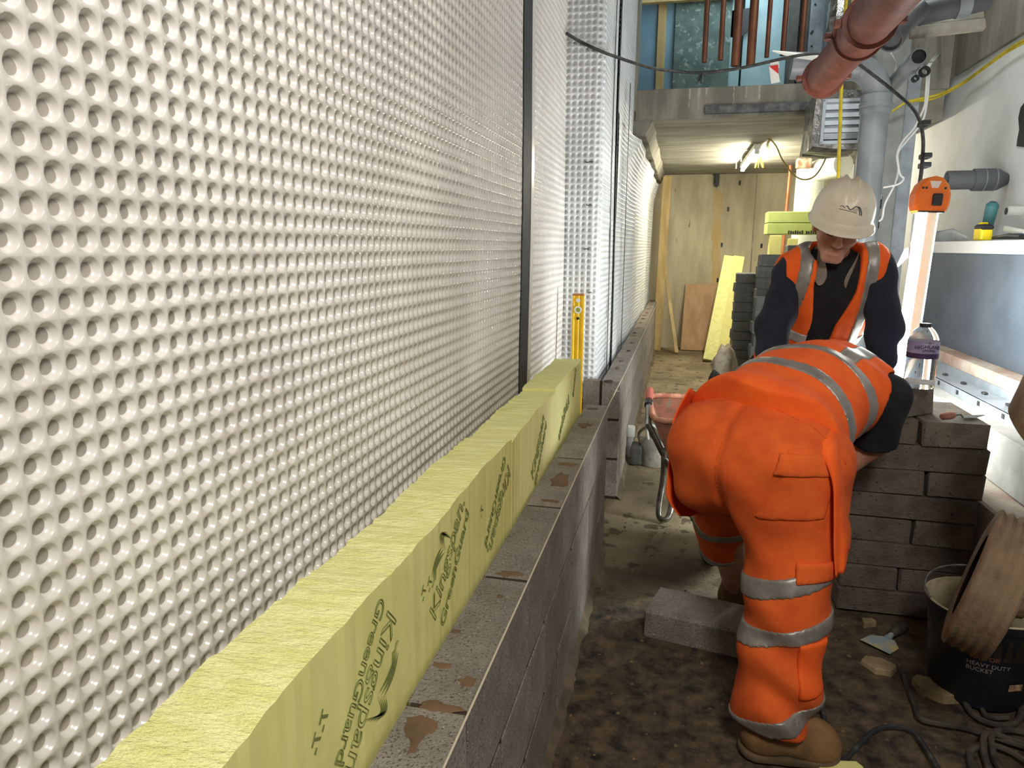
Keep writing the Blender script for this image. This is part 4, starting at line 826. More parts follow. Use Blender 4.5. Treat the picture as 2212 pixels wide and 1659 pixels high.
# timber post, lath, plywood
def slant(name, pb, pt, Yb, Yt, wpx, th, m, label, cat, bevel=.003, zb=None):
    a, b = (AY(*pb, Yb), AY(*pt, Yt)); d = (b - a)
    if zb is not None: a = a - d*((a.z - zb)/d.z)
    w_ = wpx*((Yb + Yt)/2)/1534/2; M = frame(a, b - a, (1, 0, 0)); L = (b - a).length
    return tag(MB().box((-w_, -th/2, 0), (w_, th/2, L), M=M).build(name, m, bevel=bevel), label, cat)
slant('timber_post', (1425, 645), (1442, 381), 9.95, 9.95, 17, .075, m_timber, 'upright timber post at the end of the far membrane', 'timber', zb=.0)
slant('timber_lath', (1460, 750), (1435, 566), 9.7, 10.25, 7, .04, mat('pale_lath', S(196, 176, 130), S(176, 156, 112), 4, rough=.8), 'thin timber lath leaning against the end wall', 'timber', zb=.012)
pa = [AY(1470, 757, 10.05), AY(1546, 757, 10.05)]; mp = MB()
tl_, tr_ = AY(1481, 613, 10.30), AY(1552, 613, 10.30)
mp.hexa([(pa[0].x, 10.05, .005), (pa[1].x, 10.05, .005), (pa[1].x, 10.07, .005), (pa[0].x, 10.07, .005), (tl_.x, 10.31, tl_.z), (tr_.x, 10.31, tl_.z), (tr_.x, 10.33, tl_.z), (tl_.x, 10.33, tl_.z)])
tag(mp.build('plywood_sheet', m_ply), 'brown plywood sheet leaning against the end wall', 'plywood')
slant('insulation_board', (1531, 782), (1577, 556), 9.1, 9.6, 25, .12, m_xpst, 'left one of two yellow foam boards leaning together at the far end', 'insulation board', zb=.01)
slant('insulation_board', (1556, 782), (1596, 556), 9.1, 9.6, 22, .10, m_xps, 'right one of two yellow foam boards leaning together at the far end', 'insulation board', zb=.01)
# far block stacks
ORD = 'first second third fourth fifth sixth seventh eighth ninth tenth eleventh twelfth thirteenth fourteenth fifteenth sixteenth'.split()
def far_stack(pl_, pr_, ptop, Y, wd, what, m, ch=.1):
    xa, zt2 = AY(pl_, ptop, Y).x, AY(pl_, ptop, Y).z; xb = AY(pr_, ptop, Y).x; n = int(round(zt2/ch)); hh = zt2/n; r = random.Random(int(pl_))
    for k in range(n):
        j = r.uniform(-.012, .012)
        loose_block((xa + xb)/2 + j, Y + wd/2 + r.uniform(-.012, .012), hh*(k + .5), xb - xa, wd, hh, 'grey block, %s course up in the %s' % (ORD[k], what), 'blocks of the ' + what, m, 400 + k + int(pl_), rz=r.uniform(-.02, .02))
far_stack(1591, 1660, 590, 7.45, .2, 'low far stack by the leaning yellow boards', m_gblock)
far_stack(1641, 1725, 550, 6.85, .2, 'tall grey stack left of the standing worker', m_gblock)
far_stack(1704, 1780, 529, 7.45, .2, 'tallest stack right behind the standing worker', m_gblock)
far_stack(1632, 1690, 642, 6.1, .2, 'short stack at the standing worker\'s elbow', m_gblock, ch=.105)
# yellow boards stacked high and standing behind the stacks
hb = lambda pa_, pb_, y_t, y_b, Y, dp_, lab, m=m_xps: tag(MB().box((AY(pa_, y_t, Y).x, Y, AY(pa_, y_b, Y).z), (AY(pb_, y_t, Y).x, Y + dp_, AY(pa_, y_t, Y).z)).build('insulation_board', m, bevel=.006), lab, 'insulation board')
u1 = hb(1663, 1690, 508, 800, 8.0, .11, 'yellow foam board standing upright under the raised boards, left', m_xps)
u2 = hb(1702, 1724, 515, 800, 8.0, .11, 'yellow foam board standing upright under the raised boards, right', m_xps)
h1 = hb(1658, 1790, 482, 506, 8.0, .30, 'lower of two greenish foam boards laid flat behind the helmet', mat('green_foam', S(186, 200, 120), S(174, 190, 108), 6, rough=.7))
h2 = hb(1660, 1790, 457, 481, 8.0, .28, 'upper of two greenish foam boards laid flat behind the helmet', MATS['green_foam'])
q = AY(1700, 503, 7.999)
ip = random.Random(2)
for i in range(13):
    x = q.x + .01 + i*.022 + (.02 if i > 6 else 0); MB().box((x, 7.9975, q.z - .012), (x + .014, 7.9995, q.z + .024 - .004*(i % 3))).build('printed_mark', m_ink, h1)
# white duct, copper pipes
YWp = 8.6; q = AY(1742, 480, YWp)
wd_ = empty('white_duct', (q.x, YWp, 0), 'thick white pipe with a copper band behind the yellow boards', 'pipe')
rr_ = 26*YWp/1534; zt3 = AY(1742, 366, YWp).z
MB().lathe([(rr_, 0), (rr_, zt3)], 24, M=Matrix.Translation((q.x, YWp, 0))).build('vertical_run', m_white, wd_, smooth=True)
MB().tube([(q.x, YWp, zt3 - .05), (q.x + .08, YWp - .12, zt3 - .02), (q.x + .24, YWp - .45, zt3 + .0)], rr_*.8, 20).build('angled_run', m_white, wd_, smooth=True)
q2 = AY(1730, 357, YWp); MB().box((q2.x - .075, YWp - .24, q2.z - .05), (q2.x + .075, YWp - .14, q2.z + .05)).build('copper_band', mat('rusty_white_band', S(206, 190, 172), S(170, 116, 86), 14, rough=.7), wd_, bevel=.01)
q = AY(1697, 470, 9.4); tag(MB().tube([(q.x - .03, 9.4, 0), (q.x + .01, 9.4, ZC)], .022, 12).build('copper_pipe', m_copper2, smooth=True), 'bright copper pipe rising up the end wall beside the white pipe', 'pipe')
# sack of rubbish
def lump(name, c, sx, sy, sz, m, seed, label, cat, n=18):
    r = random.Random(seed); mb = MB(); vs = []
    for i in range(n//2 + 1):
        ph = math.pi*i/(n//2)
        for k in range(n):
            a = 2*math.pi*k/n; v = Vector((math.sin(ph)*math.cos(a), math.sin(ph)*math.sin(a), -math.cos(ph)))
            s = 1 + .28*noise.noise(v*2.1 + Vector((seed, 0, 0))) + .14*noise.noise(v*5 + Vector((seed, 3, 0)))
            vs.append((c[0] + v.x*sx*s, c[1] + v.y*sy*s, max(c[2], c[2] + sz + v.z*sz*s)))
    mb.add(vs, [(i*n + k, i*n + (k + 1) % n, (i + 1)*n + (k + 1) % n, (i + 1)*n + k) for i in range(n//2) for k in range(n)])
    return tag(mb.build(name, m, smooth=2), label, cat)
lump('rubbish_sack', (AY(1567, 770, 7.0).x, 7.0, 0), .12, .12, .24, mat('dusty_sack', S(206, 196, 176), S(150, 134, 112), 7, rough=.8, bump=.6, bscale=12), 4, 'crumpled dusty sack on the floor beside the far stacks', 'sack')
lump('rubbish_sack', (AY(1548, 790, 6.6).x, 6.6, 0), .07, .1, .15, mat('black_sack', S(30, 32, 38), rough=.5), 9, 'small dark bag in front of the dusty sack', 'bag')
# ---------------------------------------------------------------- pump on the floor behind the wheelbarrow
pc = AZ(1405, 1006, 0); pu = empty('site_pump', pc, 'dusty pump with hoses on the floor beyond the wheelbarrow', 'pump')
pw = 1534/pc.y
MB().lathe([(.105, 0), (.115, .02), (.115, .12), (.10, .16), (.06, .185), (.05, .21), (0, .215)], 24, M=Matrix.Translation((pc.x + .03, pc.y + .06, 0))).build('motor_body', mat('dusty_grey_paint', S(160, 156, 144), S(112, 108, 98), 9, rough=.9, bump=.3, bscale=40), pu, smooth=True)
MB().box((pc.x - .13, pc.y - .02, 0), (pc.x - .05, pc.y + .12, .13)).build('inlet_box', mat('dark_dusty', S(76, 74, 68), S(54, 52, 48), 9, rough=.9), pu, bevel=.02, seg=2)
MB().box((pc.x + .12, pc.y + .02, 0), (pc.x + .25, pc.y + .14, .15)).build('float_box', MATS['dark_dusty'], pu, bevel=.02, seg=2)
for k in range(4):
    a = k*1.4; MB().tube(spline([(pc.x - .06 + .05*k, pc.y + .03, .12), (pc.x - .08 + .05*k, pc.y - .02, .22 + .03*math.sin(a)), (pc.x + .02*k, pc.y - .03, .27), (pc.x + .05 + .04*k, pc.y - .02, .16), (pc.x + .10 + .03*k, pc.y - .05, .02)], 6), .010, 8).build('hose', mat('pale_hose%d' % k, S(176, 176, 168), rough=.6) if k % 2 else m_dustcab, pu, smooth=True)
q = AZ(1357, 985, 0); o = empty('white_end_cap', (q.x, q.y, 0), 'white plastic pipe end beside the pump at the foot of the far wall', 'pipe')
MB().lathe([(.026, 0), (.026, .14), (.034, .14), (.034, .21), (0, .21)], 14, M=Matrix.Translation((q.x + .005, q.y, 0))).build('pipe_end', m_white, o, smooth=True)
# ---------------------------------------------------------------- wheelbarrow
wbx = empty('wheelbarrow', (.15, 3.6, 0), 'rusty wheelbarrow with steel tube legs behind the bending worker', 'wheelbarrow')
fL = AZ(1411, 908, .56); fR = fL + Vector((.52, .02, 0)); rL_ = AZ(1432, 868, .60); rR_ = Vector((rL_.x + .66, rL_.y + .15, .60)); rL_ = Vector((rL_.x - .02, max(rL_.y, fL.y + .55), .60))
rL_ = Vector((fL.x - .04, fL.y + .42, .60)); rR_ = Vector((fR.x + .04, fL.y + .46, .60))
bt = [Vector((fL.x + .12, fL.y + .10, .26)), Vector((fR.x - .12, fR.y + .10, .26)), Vector((rR_.x - .14, rR_.y - .12, .28)), Vector((rL_.x + .14, rL_.y - .12, .28))]
tp = [fL, fR, rR_, rL_]
o = MB().add(bt + tp, [(0, 1, 2, 3), (0, 4, 5, 1), (1, 5, 6, 2), (2, 6, 7, 3), (3, 7, 4, 0)]).build('tray', m_rusttray, wbx); md = o.modifiers.new('s', 'SOLIDIFY'); md.thickness = .006
def rnd(pts, r=.06):
    out = []; n = len(pts)
    for i in range(n):
        p, a, b = pts[i], pts[i - 1], pts[(i + 1) % n]
        for t in (0, .5, 1): u = p + (a - p).normalized()*r; v = p + (b - p).normalized()*r; out.append((u*(1 - t) + v*t)*.5 + (p if t == .5 else (u if t == 0 else v))*.5)
    return out + [out[0]]
MB().tube(rnd(tp), .015, 10, caps=False).build('rim', mat('worn_red_rim', S(196, 140, 112), S(160, 96, 72), 20, rough=.6), wbx, smooth=True)
hgl = AZ(1403, 852, .62); foot = AZ(1432, 1128, 0)
for s, off in ((0, Vector((0, 0, 0))), (1, Vector((.50, .06, 0)))):
    x0_ = foot + off
    MB().tube(spline([Vector((fL.x + .06, fL.y + .05, .40)) + off*.9, Vector((x0_.x - .01, x0_.y + .06, .22)), Vector((x0_.x - .025, x0_.y + .02, .05)), Vector((x0_.x, x0_.y - .005, .016)), Vector((x0_.x + .035, x0_.y + .03, .05)), Vector((x0_.x + .05, x0_.y + .14, .24)), Vector((x0_.x + .06, x0_.y + .20, .30))], 6), .016, 10).build('leg', m_steel, wbx, smooth=True)
    hd_ = Vector((hgl.x, hgl.y, .64)) + off*1.25
    ax_ = Vector((.12 + .16*s, fL.y - .35, .20))
    MB().tube([ax_, bt[0 if s == 0 else 1] + Vector((0, 0, -.02)), Vector((hd_.x + .01, hd_.y - .30, .53)), hd_ - Vector((0, .08, .03)), hd_], .016, 10).build('handle_tube', m_steel, wbx, smooth=True)
    MB().tube([hd_ - Vector((-.002, .09, .034)), hd_, hd_ + Vector((0, .02, .004))], [.021, .021, .016], 12).build('handle_grip', mat('red_rubber%d' % s, S(170, 92, 78), rough=.7), wbx, smooth=True)
    MB().tube([hd_ - Vector((0, .14, .05)), hd_ - Vector((-.001, .10, .037))], .020, 12).build('handle_sleeve', m_blk, wbx, smooth=True)
WC = Vector((.20, fL.y - .35, .20))
Mw = frame(WC, (1, .08, 0)); wh = MB().lathe([(.13, -.035), (.165, -.045), (.19, -.03), (.197, 0), (.19, .03), (.165, .045), (.13, .035)], 32, M=Mw, cap=False).build('tyre', m_rubber, wbx, smooth=True)
MB().lathe([(.02, -.05), (.02, -.02), (.132, -.03), (.132, .03), (.02, .02), (.02, .05)], 24, M=Mw).build('rim_disc', m_steel, wbx, smooth=True)
# ---------------------------------------------------------------- bucket
bc_ = AZ(2120, 1500, 0) + Vector((-.01, .03, 0)); bk = empty('bucket', bc_, 'black builder\'s bucket with pale printing and mortar splashes by the dusty wheel', 'bucket')
HBk = .30; Mk = Matrix.Translation(bc_ + Vector((0, 0, .006)))
m_bk = mat('black_bucket', S(26, 27, 34), S(34, 36, 46), 8, rough=.45, spots=S(176, 168, 150), sscale=13, sth=.70)
m_bkin = mat('mortar_crust', S(196, 182, 150), S(150, 136, 108), 8, rough=.9, bump=.4, bscale=40)
MB().lathe([(0, 0), (.128, 0), (.135, .01), (.160, HBk - .03), (.168, HBk - .028), (.172, HBk)], 36, M=Mk, cap=False).build('shell', m_bk, bk, smooth=True)
MB().lathe([(.172, HBk), (.164, HBk + .002), (.158, HBk - .03), (.14, .08), (0, .08)], 36, M=Mk, cap=False).build('inner_lining', m_bkin, bk, smooth=True)
MB().lathe([(.158, HBk - .05), (.152, HBk - .12), (0, HBk - .125)], 30, M=Mk, cap=False).build('slurry', mat('dark_slurry', S(40, 36, 30), S(70, 62, 50), 8, rough=.25), bk, smooth=True)
MB().tube([Mk @ Vector((.172*math.cos(a), .172*math.sin(a), HBk + .012 + .03*math.sin(a))) for a in np.linspace(.15*math.pi, 1.05*math.pi, 18)], .0035, 6).build('wire_handle', m_steel, bk)
tk_ = bc_ + Vector((.03, .02, HBk - .03)); tool = empty('rubber_float', tk_, 'round black edged tool soaking in the bucket', 'tool')
MB().lathe([(.045, -.01), (.058, -.01), (.058, .012), (.045, .012), (.045, -.01)], 24, M=frame(tk_, (-.4, -.5, .6)), cap=False).build('ring', m_blk, tool, smooth=True); MB().lathe([(0, 0), (.046, 0)], 20, M=frame(tk_, (-.4, -.5, .6)), cap=False).build('face', m_bkin, tool)
def buckettext(body, size, z, m, a0):
    o = text_mesh('lettering', body, size, m, Matrix.Identity(4), None, align='LEFT', depth=.0003); base = math.atan2(CAM.y - bc_.y, CAM.x - bc_.x) + a0
    for v in o.data.vertices:
        zz3 = z + v.co.y; R0 = .135 + (.025)*(zz3/(HBk - .03)) + .0012 + v.co.z; a = base + v.co.x/.15
        v.co = bc_ + Vector((R0*math.cos(a), R0*math.sin(a), zz3 + .006))
    o.parent = bk; o.matrix_parent_inverse = wm(bk).inverted()
m_btxt = mat('faded_print', S(150, 140, 132), rough=.7); buckettext('RAPTOR', .020, .175, mat('red_print', S(150, 84, 70), rough=.7), -.15); buckettext('HEAVY DUTY', .019, .152, m_btxt, -.2); buckettext('BUCKET', .019, .134, m_btxt, -.2)
a_ = math.atan2(CAM.y - bc_.y, CAM.x - bc_.x) + .75
MB().box((-.022, -.011, 0), (.022, .011, .001), M=frame(bc_ + Vector((.147*math.cos(a_), .147*math.sin(a_), .10)), (math.cos(a_), math.sin(a_), -.08), (-math.sin(a_), math.cos(a_), 0))).build('sticker', mat('tan_sticker', S(190, 160, 130), S(120, 84, 64), 60, rough=.7), bk)
# ---------------------------------------------------------------- mixer wheel and drum at the right edge
wc = AY(2142, 1262, 1.95); mx = empty('cement_mixer', (wc.x + .2, 1.95, 0), 'dusty cement mixer at the right edge, wheel raised off the floor', 'cement mixer')
axd = Vector((.88, -.38, -.24)).normalized(); Mx_ = frame(wc, axd, (0, 0, 1)); rT = .192
pt = [(.115, -.050), (.150, -.056), (rT - .006, -.050)] + [(rT - (.009 if i % 2 else 0), -.044 + .011*i) for i in range(9)] + [(rT - .006, .050), (.150, .056), (.115, .050)]
MB().lathe(pt, 40, M=Mx_, cap=False).build('wheel_tyre', m_dust, mx, smooth=True)
MB().lathe([(0, -.02), (.118, -.03), (.118, .02), (.09, .01), (.06, .012), (0, .012)], 30, M=Mx_, cap=False).build('wheel_disc', mat('dust_brown', S(104, 82, 62), S(84, 66, 50), 9, rough=.95), mx, smooth=True)
MB().lathe([(.0, .10), (.03, .098), (.05, .085), (.060, .06), (.055, .03), (.035, .0), (.02, -.02)], 24, M=Mx_ @ Matrix.Translation((0, 0, .0)), cap=False).build('hub', m_dirt, mx, smooth=True)
MB().tube([wc - axd*.02, wc + axd*.35], .02, 10).build('axle', m_steel, mx, smooth=True)
for s in (0, 1): MB().tube([wc + axd*(.2 + .1*s), Vector((wc.x + .30, 1.75 + .25*s, .02))], .018, 10).build('frame_leg', m_steel, mx, smooth=True)
MB().tube([wc + axd*.22, Vector((wc.x + .34, 1.9, .9))], .022, 10).build('frame_post', m_steel, mx, smooth=True)
dc = AY(2193, 870, 1.9); dcx = dc.x + .275
MB().lathe([(.10, .30), (.14, .26), (.22, .12), (.245, 0), (.24, -.08), (.18, -.2), (0, -.25)], 36, M=frame((dcx, 1.9, dc.z), (.55, -.35, .75)), cap=False).build('drum', m_dust, mx, smooth=True)
# ---------------------------------------------------------------- floor clutter
ql, qh = AZ(1908, 1388, .01), AZ(1965, 1352, .015); sc = empty('bolster_scraper', ql, 'wide scraper crusted with pale blue paint lying on the floor', 'scraper'); d = (qh - ql); d.z = 0; d.normalize(); Ms = frame((ql.x, ql.y, .012), (0, 0, 1), d)
MB().prism([(-.06, -.055), (-.055, .055), (0, .05), (.035, .02), (.04, -.02), (0, -.055)], 0, .003, M=Ms).build('blade', mat('painted_blade', S(150, 166, 176), S(196, 184, 130), 16, rough=.6), sc, bevel=.001)
MB().tube([Ms @ Vector((.03, 0, .006)), Ms @ Vector((.06, 0, .012))], [.012, .008], 10).build('neck', MATS['painted_blade'], sc, smooth=True)
MB().tube([Ms @ Vector((x, 0, .016)) for x in (.055, .065, .08, .095, .11, .125, .14, .15)], [.012, .017, .016, .019, .017, .020, .020, .012], 12).build('handle', mat('ribbed_grip', S(86, 82, 72), S(40, 38, 36), 24, rough=.7), sc, smooth=True)
def shard(name, poly, h, m, label, seed=0, cat='stone'):
    P = [AZ(*p_, 0) for p_ in poly]; r = random.Random(seed); n = len(P); c = sum(P, Vector())/n
    mb = MB(); mb.v = [tuple((p_.x, p_.y, -.006)) for p_ in P] + [(c.x + (p_.x - c.x)*.93, c.y + (p_.y - c.y)*.93, h + r.uniform(-.003, .003)) for p_ in P]
    mb.f = [tuple(reversed(range(n))), tuple(range(n, 2*n))] + [(i, (i + 1) % n, n + (i + 1) % n, n + i) for i in range(n)]
    return tag(mb.build(name, m, bevel=.003), label, cat)
m_ston = mat('sand_stone', S(164, 144, 112), S(136, 116, 88), 12, rough=.95, bump=.6, bscale=60)
shard('stone_slab', ((1856, 1434), (1866, 1426), (1905, 1432), (1938, 1448), (1925, 1462), (1890, 1456)), .02, m_ston, 'flat broken stone on the floor below the scraper', 1)
shard('stone_slab', ((1966, 1478), (1975, 1470), (2010, 1476), (2050, 1490), (2080, 1518), (2040, 1520), (1985, 1500)), .025, m_ston, 'larger pale stone slab in front of the bucket', 2)
shard('stone_chip', ((2004, 1462), (2012, 1456), (2024, 1460), (2028, 1468), (2014, 1470)), .016, m_white, 'small white chip beside the bucket base', 3)
shard('foam_offcut', ((1760, 1675), (1775, 1652), (1850, 1655), (1868, 1668), (1850, 1690)), .02, m_xps, 'yellow foam offcut on the floor at the bottom edge by the boot', 4, cat='offcut')
shard('timber_wedge', ((1860, 1344), (1886, 1346), (1894, 1352), (1866, 1356)), .02, m_ston, 'small brown chip at the foot of the near stack', 6, cat='chip')
FC = .010
def fcable(pts, r, label, m=m_dustcab, z=None): return cable('floor_cable', [AZ(*p_, .012) + Vector((0, 0, (z or {}).get(i, 0))) for i, p_ in enumerate(pts)], r, m, label, 8)
fcable([(1952, 1455), (1960, 1480), (1975, 1520), (1988, 1552), (2020, 1562), (2080, 1572), (2140, 1590), (2180, 1603), (2230, 1618)], .0085, 'dusty cable bending sharply below the stones')
fcable([(1978, 1462), (2010, 1470), (2050, 1486), (2075, 1502), (2095, 1535), (2120, 1555), (2160, 1566), (2195, 1560), (2206, 1535), (2203, 1505)], .009, 'dusty cable curling past the bucket')
fcable([(2122, 1502), (2118, 1520), (2130, 1545), (2150, 1551), (2178, 1550)], .007, 'short dusty cable loop under the bucket', z={0: .01})
fcable([(2240, 1588), (2190, 1578), (2155, 1586), (2140, 1602), (2150, 1640), (2175, 1680)], .009, 'dark cable coil, innermost loop at the lower right corner', z={2: .012, 3: .012})
fcable([(2240, 1612), (2190, 1600), (2140, 1597), (2123, 1606), (2128, 1635), (2145, 1690)], .009, 'dark cable coil, middle loop at the lower right corner', z={2: .02, 3: .02})
fcable([(2230, 1655), (2180, 1622), (2130, 1608), (2098, 1622), (2096, 1645), (2110, 1690)], .009, 'dark cable coil, outermost loop at the lower right corner')
fcable([(1756, 1440), (1775, 1520), (1790, 1590), (1812, 1640), (1825, 1642), (1850, 1615), (1890, 1578), (1935, 1570), (1975, 1585), (2005, 1625), (2035, 1675)], .0075, 'black cable from behind the near leg across the floor', m_bcab)
# crumbs of mortar and gravel
cr = random.Random(21); vs = []; fs = []
for i in range(1500):
    if i < 900: x, y = cr.uniform(-.26, 1.1), cr.uniform(.9, 3.6)
    else: x, y = cr.uniform(-.24, .9), cr.uniform(3.4, 9)
    s = cr.choice((.002, .003, .003, .004, .005, .008)); z = fh(x, y); n = len(vs); a = cr.uniform(0, 6)
    for dx, dy, dz in ((1, 0, 0), (0, 1, 0), (-1, 0, 0), (0, -1, 0), (0, 0, 1), (0, 0, -.6)):
        vs.append((x + s*(dx*math.cos(a) - dy*math.sin(a))*cr.uniform(.7, 1.3), y + s*(dx*math.sin(a) + dy*math.cos(a))*cr.uniform(.7, 1.3), z + s*.8*dz*cr.uniform(.7, 1.2)))
    fs += [(n, n + 1, n + 4), (n + 1, n + 2, n + 4), (n + 2, n + 3, n + 4), (n + 3, n, n + 4), (n + 1, n, n + 5), (n + 2, n + 1, n + 5), (n + 3, n + 2, n + 5), (n, n + 3, n + 5)]
cm = MB(); cm.v = vs; cm.f = fs
tag(cm.build('floor_crumbs', mat('dark_crumbs', S(130, 110, 84), S(76, 62, 46), 30, rough=.95)), 'scattered mortar crumbs and gravel over the floor', 'gravel', kind='stuff')
# ---------------------------------------------------------------- people: signed distance shapes meshed with surface nets
A3 = lambda v: np.array(tuple(v), np.float32)
def cap(P, a, b, ra, rb=None):
    a, b = A3(a), A3(b); rb = ra if rb is None else rb; d = b - a; t = np.clip(((P - a) @ d)/max(float(d @ d), 1e-9), 0, 1)
    return np.linalg.norm(P - (a + t[:, None]*d), axis=1) - (ra + (rb - ra)*t)
def ell(P, c, ax, rad):
    q = ((P - A3(c)) @ np.array([tuple(v) for v in ax], np.float32).T); r = np.array(rad, np.float32)
    k0 = np.linalg.norm(q/r, axis=1); k1 = np.linalg.norm(q/(r*r), axis=1); return k0*(k0 - 1)/np.maximum(k1, 1e-6)
def smin(a, b, k): h = np.clip(.5 + .5*(b - a)/k, 0, 1); return b + (a - b)*h - k*h*(1 - h)
def smax(a, b, k): return -smin(-a, -b, k)
def un(k, *ds):
    r = ds[0]
    for d in ds[1:]: r = smin(r, d, k)
    return r
def slab(P, c, n, hw): n = A3(Vector(n).normalized()); return np.abs((P - A3(c)) @ n) - hw
def half(P, c, n): n = A3(Vector(n).normalized()); return (P - A3(c)) @ n     # negative behind the plane
def sdf_mesh(name, fn, lo, hi, h):
    lo = np.array(lo, np.float32); n = np.ceil((np.array(hi) - lo)/h).astype(int) + 1
    g = np.stack(np.meshgrid(*[lo[i] + h*np.arange(n[i], dtype=np.float32) for i in range(3)], indexing='ij'), -1)
    # coarse pass finds the blocks near the surface, only those are evaluated finely
    S4 = 4; nc = -(-n//S4); gc = np.stack(np.meshgrid(*[lo[i] + h*(S4*np.arange(nc[i], dtype=np.float32) + 1.5) for i in range(3)], indexing='ij'), -1)
    fc = fn(gc.reshape(-1, 3)).reshape(nc).astype(np.float32)
    f = fc.repeat(S4, 0).repeat(S4, 1).repeat(S4, 2)[:n[0], :n[1], :n[2]].copy()
    near = np.abs(f) < h*4.5 + .012; f[near] = fn(g[near])
    ins = f < 0; c = n - 1
    sl = lambda i, j, k: (slice(i, c[0] + i), slice(j, c[1] + j), slice(k, c[2] + k))
    cor = [(i, j, k) for i in (0, 1) for j in (0, 1) for k in (0, 1)]
    cnt = sum(ins[sl(*q)].astype(np.int8) for q in cor); act = (cnt > 0) & (cnt < 8)
    idx = np.full(c, -1, np.int64); ai = np.argwhere(act); idx[act] = np.arange(len(ai))
    acc = np.zeros((len(ai), 3)); num = np.zeros(len(ai))
    for q in cor:
        for ax in range(3):
            if q[ax]: continue
            q2 = list(q); q2[ax] = 1
            fa = f[ai[:, 0] + q[0], ai[:, 1] + q[1], ai[:, 2] + q[2]]; fb = f[ai[:, 0] + q2[0], ai[:, 1] + q2[1], ai[:, 2] + q2[2]]
            m = (fa < 0) != (fb < 0); t = np.where(m, fa/np.where(m, fa - fb, 1), 0)
            p = np.tile(np.array(q, float), (len(ai), 1)); p[:, ax] += t; acc += p*m[:, None]; num += m
    V = lo + (ai + acc/np.maximum(num, 1)[:, None])*h
    Q = []
    for ax in range(3):
        b, c_ = (ax + 1) % 3, (ax + 2) % 3
        s0 = [slice(1, -1)]*3; s1 = [slice(1, -1)]*3; s0[ax] = slice(0, -1); s1[ax] = slice(1, None)
        ia, ib = ins[tuple(s0)], ins[tuple(s1)]; e = np.argwhere(ia != ib); sg = ia[tuple(e.T)]
        e = e + 1; e[:, ax] -= 1
        def cell(db, dc): q = e.copy(); q[:, b] -= db; q[:, c_] -= dc; return idx[q[:, 0], q[:, 1], q[:, 2]]
        quad = np.stack([cell(1, 1), cell(0, 1), cell(0, 0), cell(1, 0)], 1); quad[~sg] = quad[~sg][:, ::-1]; Q.append(quad)
    Q = np.concatenate(Q); Q = Q[(Q >= 0).all(1)]
    return np_mesh(name, V, Q)
def garment(name, fn, lo, hi, h, m, parent, sm=2):
    o = link(name, sdf_mesh(name, fn, lo, hi, h), m, parent, True)
    if sm: md = o.modifiers.new('smooth', 'SMOOTH'); md.factor = .5; md.iterations = sm
    return o
def fold(P, f=30, amp=.004, d=(.5, .3, 1)):
    d = np.array(d, np.float32); u = P @ d
    return amp*(np.sin(u*f + 3*np.sin(P[:, 0]*9) + 2*np.sin(P[:, 1]*11 + P[:, 2]*5)))
m_hiv = mat('hi_vis_orange', S(250, 104, 26), S(240, 92, 20), 12, rough=.85, bump=.25, bscale=260)
m_hiv2 = mat('hi_vis_orange_trousers', S(228, 98, 30), S(212, 84, 24), 10, rough=.9, bump=.3, bscale=300)
m_refl = mat('reflective_tape', S(158, 152, 146), S(132, 127, 122), 16, rough=.42, metal=.35, spots=S(176, 132, 110), sscale=24, sth=.72)
m_skin = mat('skin', S(194, 142, 120), S(176, 124, 102), 14, rough=.55, sss=.1)
m_black = mat('black_cotton', S(22, 22, 25), S(30, 30, 34), 20, rough=.95, bump=.2, bscale=200)
m_navy = mat('navy_fleece', S(34, 38, 54), S(26, 29, 42), 16, rough=.95, bump=.35, bscale=150, spots=S(120, 120, 126), sscale=70, sth=.74)
m_boot = mat('tan_suede_boot', S(140, 104, 64), S(112, 82, 50), 12, rough=.9, bump=.3, bscale=120)
m_sole = mat('dirty_sole', S(104, 86, 64), S(76, 62, 46), 12, rough=.95)
m_hair = mat('dark_hair', S(46, 36, 30), S(34, 27, 22), 30, rough=.8)
# ================================================================= bending worker
F_ = Vector((.62, .785, 0)); Rr = Vector((.785, -.62, 0)); UP = Vector((0, 0, 1))
PEL = Vector((.258, 2.14, .855)); SH = Vector((.515, 2.52, .945))
w1 = empty('person', (.3, 2.2, 0), 'worker bending over with back to camera in orange trousers and vest', 'person')
hR, hL = PEL + Rr*.125 + Vector((0, 0, -.05)), PEL - Rr*.125 + Vector((0, 0, -.05))
kR, aR = AY(1698, 1300, 1.96), AY(1668, 1545, 1.90)
kL, aL = AY(1566, 1150, 2.47), AY(1590, 1265, 2.66)
sR, sL = SH + Rr*.185, SH - Rr*.185
eR, wR = AY(1882, 955, 2.50), AY(1772, 1052, 2.52)
eL, wL = sL + Vector((.03, .05, -.27)), sL + Vector((.10, .06, -.44))
hd1 = AY(1862, 925, 2.74)
spn = (SH - PEL).normalized(); bk_n = (UP - spn*UP.dot(spn)).normalized(); lat = spn.cross(bk_n)
def torso1(P, g=0):
    mid = PEL*.45 + SH*.55 + bk_n*.03
    return un(.09, ell(P, PEL + spn*.06 + bk_n*.00, (spn, lat, bk_n), (.20 + g, .185 + g, .135 + g)), ell(P, mid, (spn, lat, bk_n), (.24 + g, .185 + g, .135 + g)), ell(P, SH + spn*(-.03), (spn, lat, bk_n), (.16 + g, .205 + g, .115 + g)))
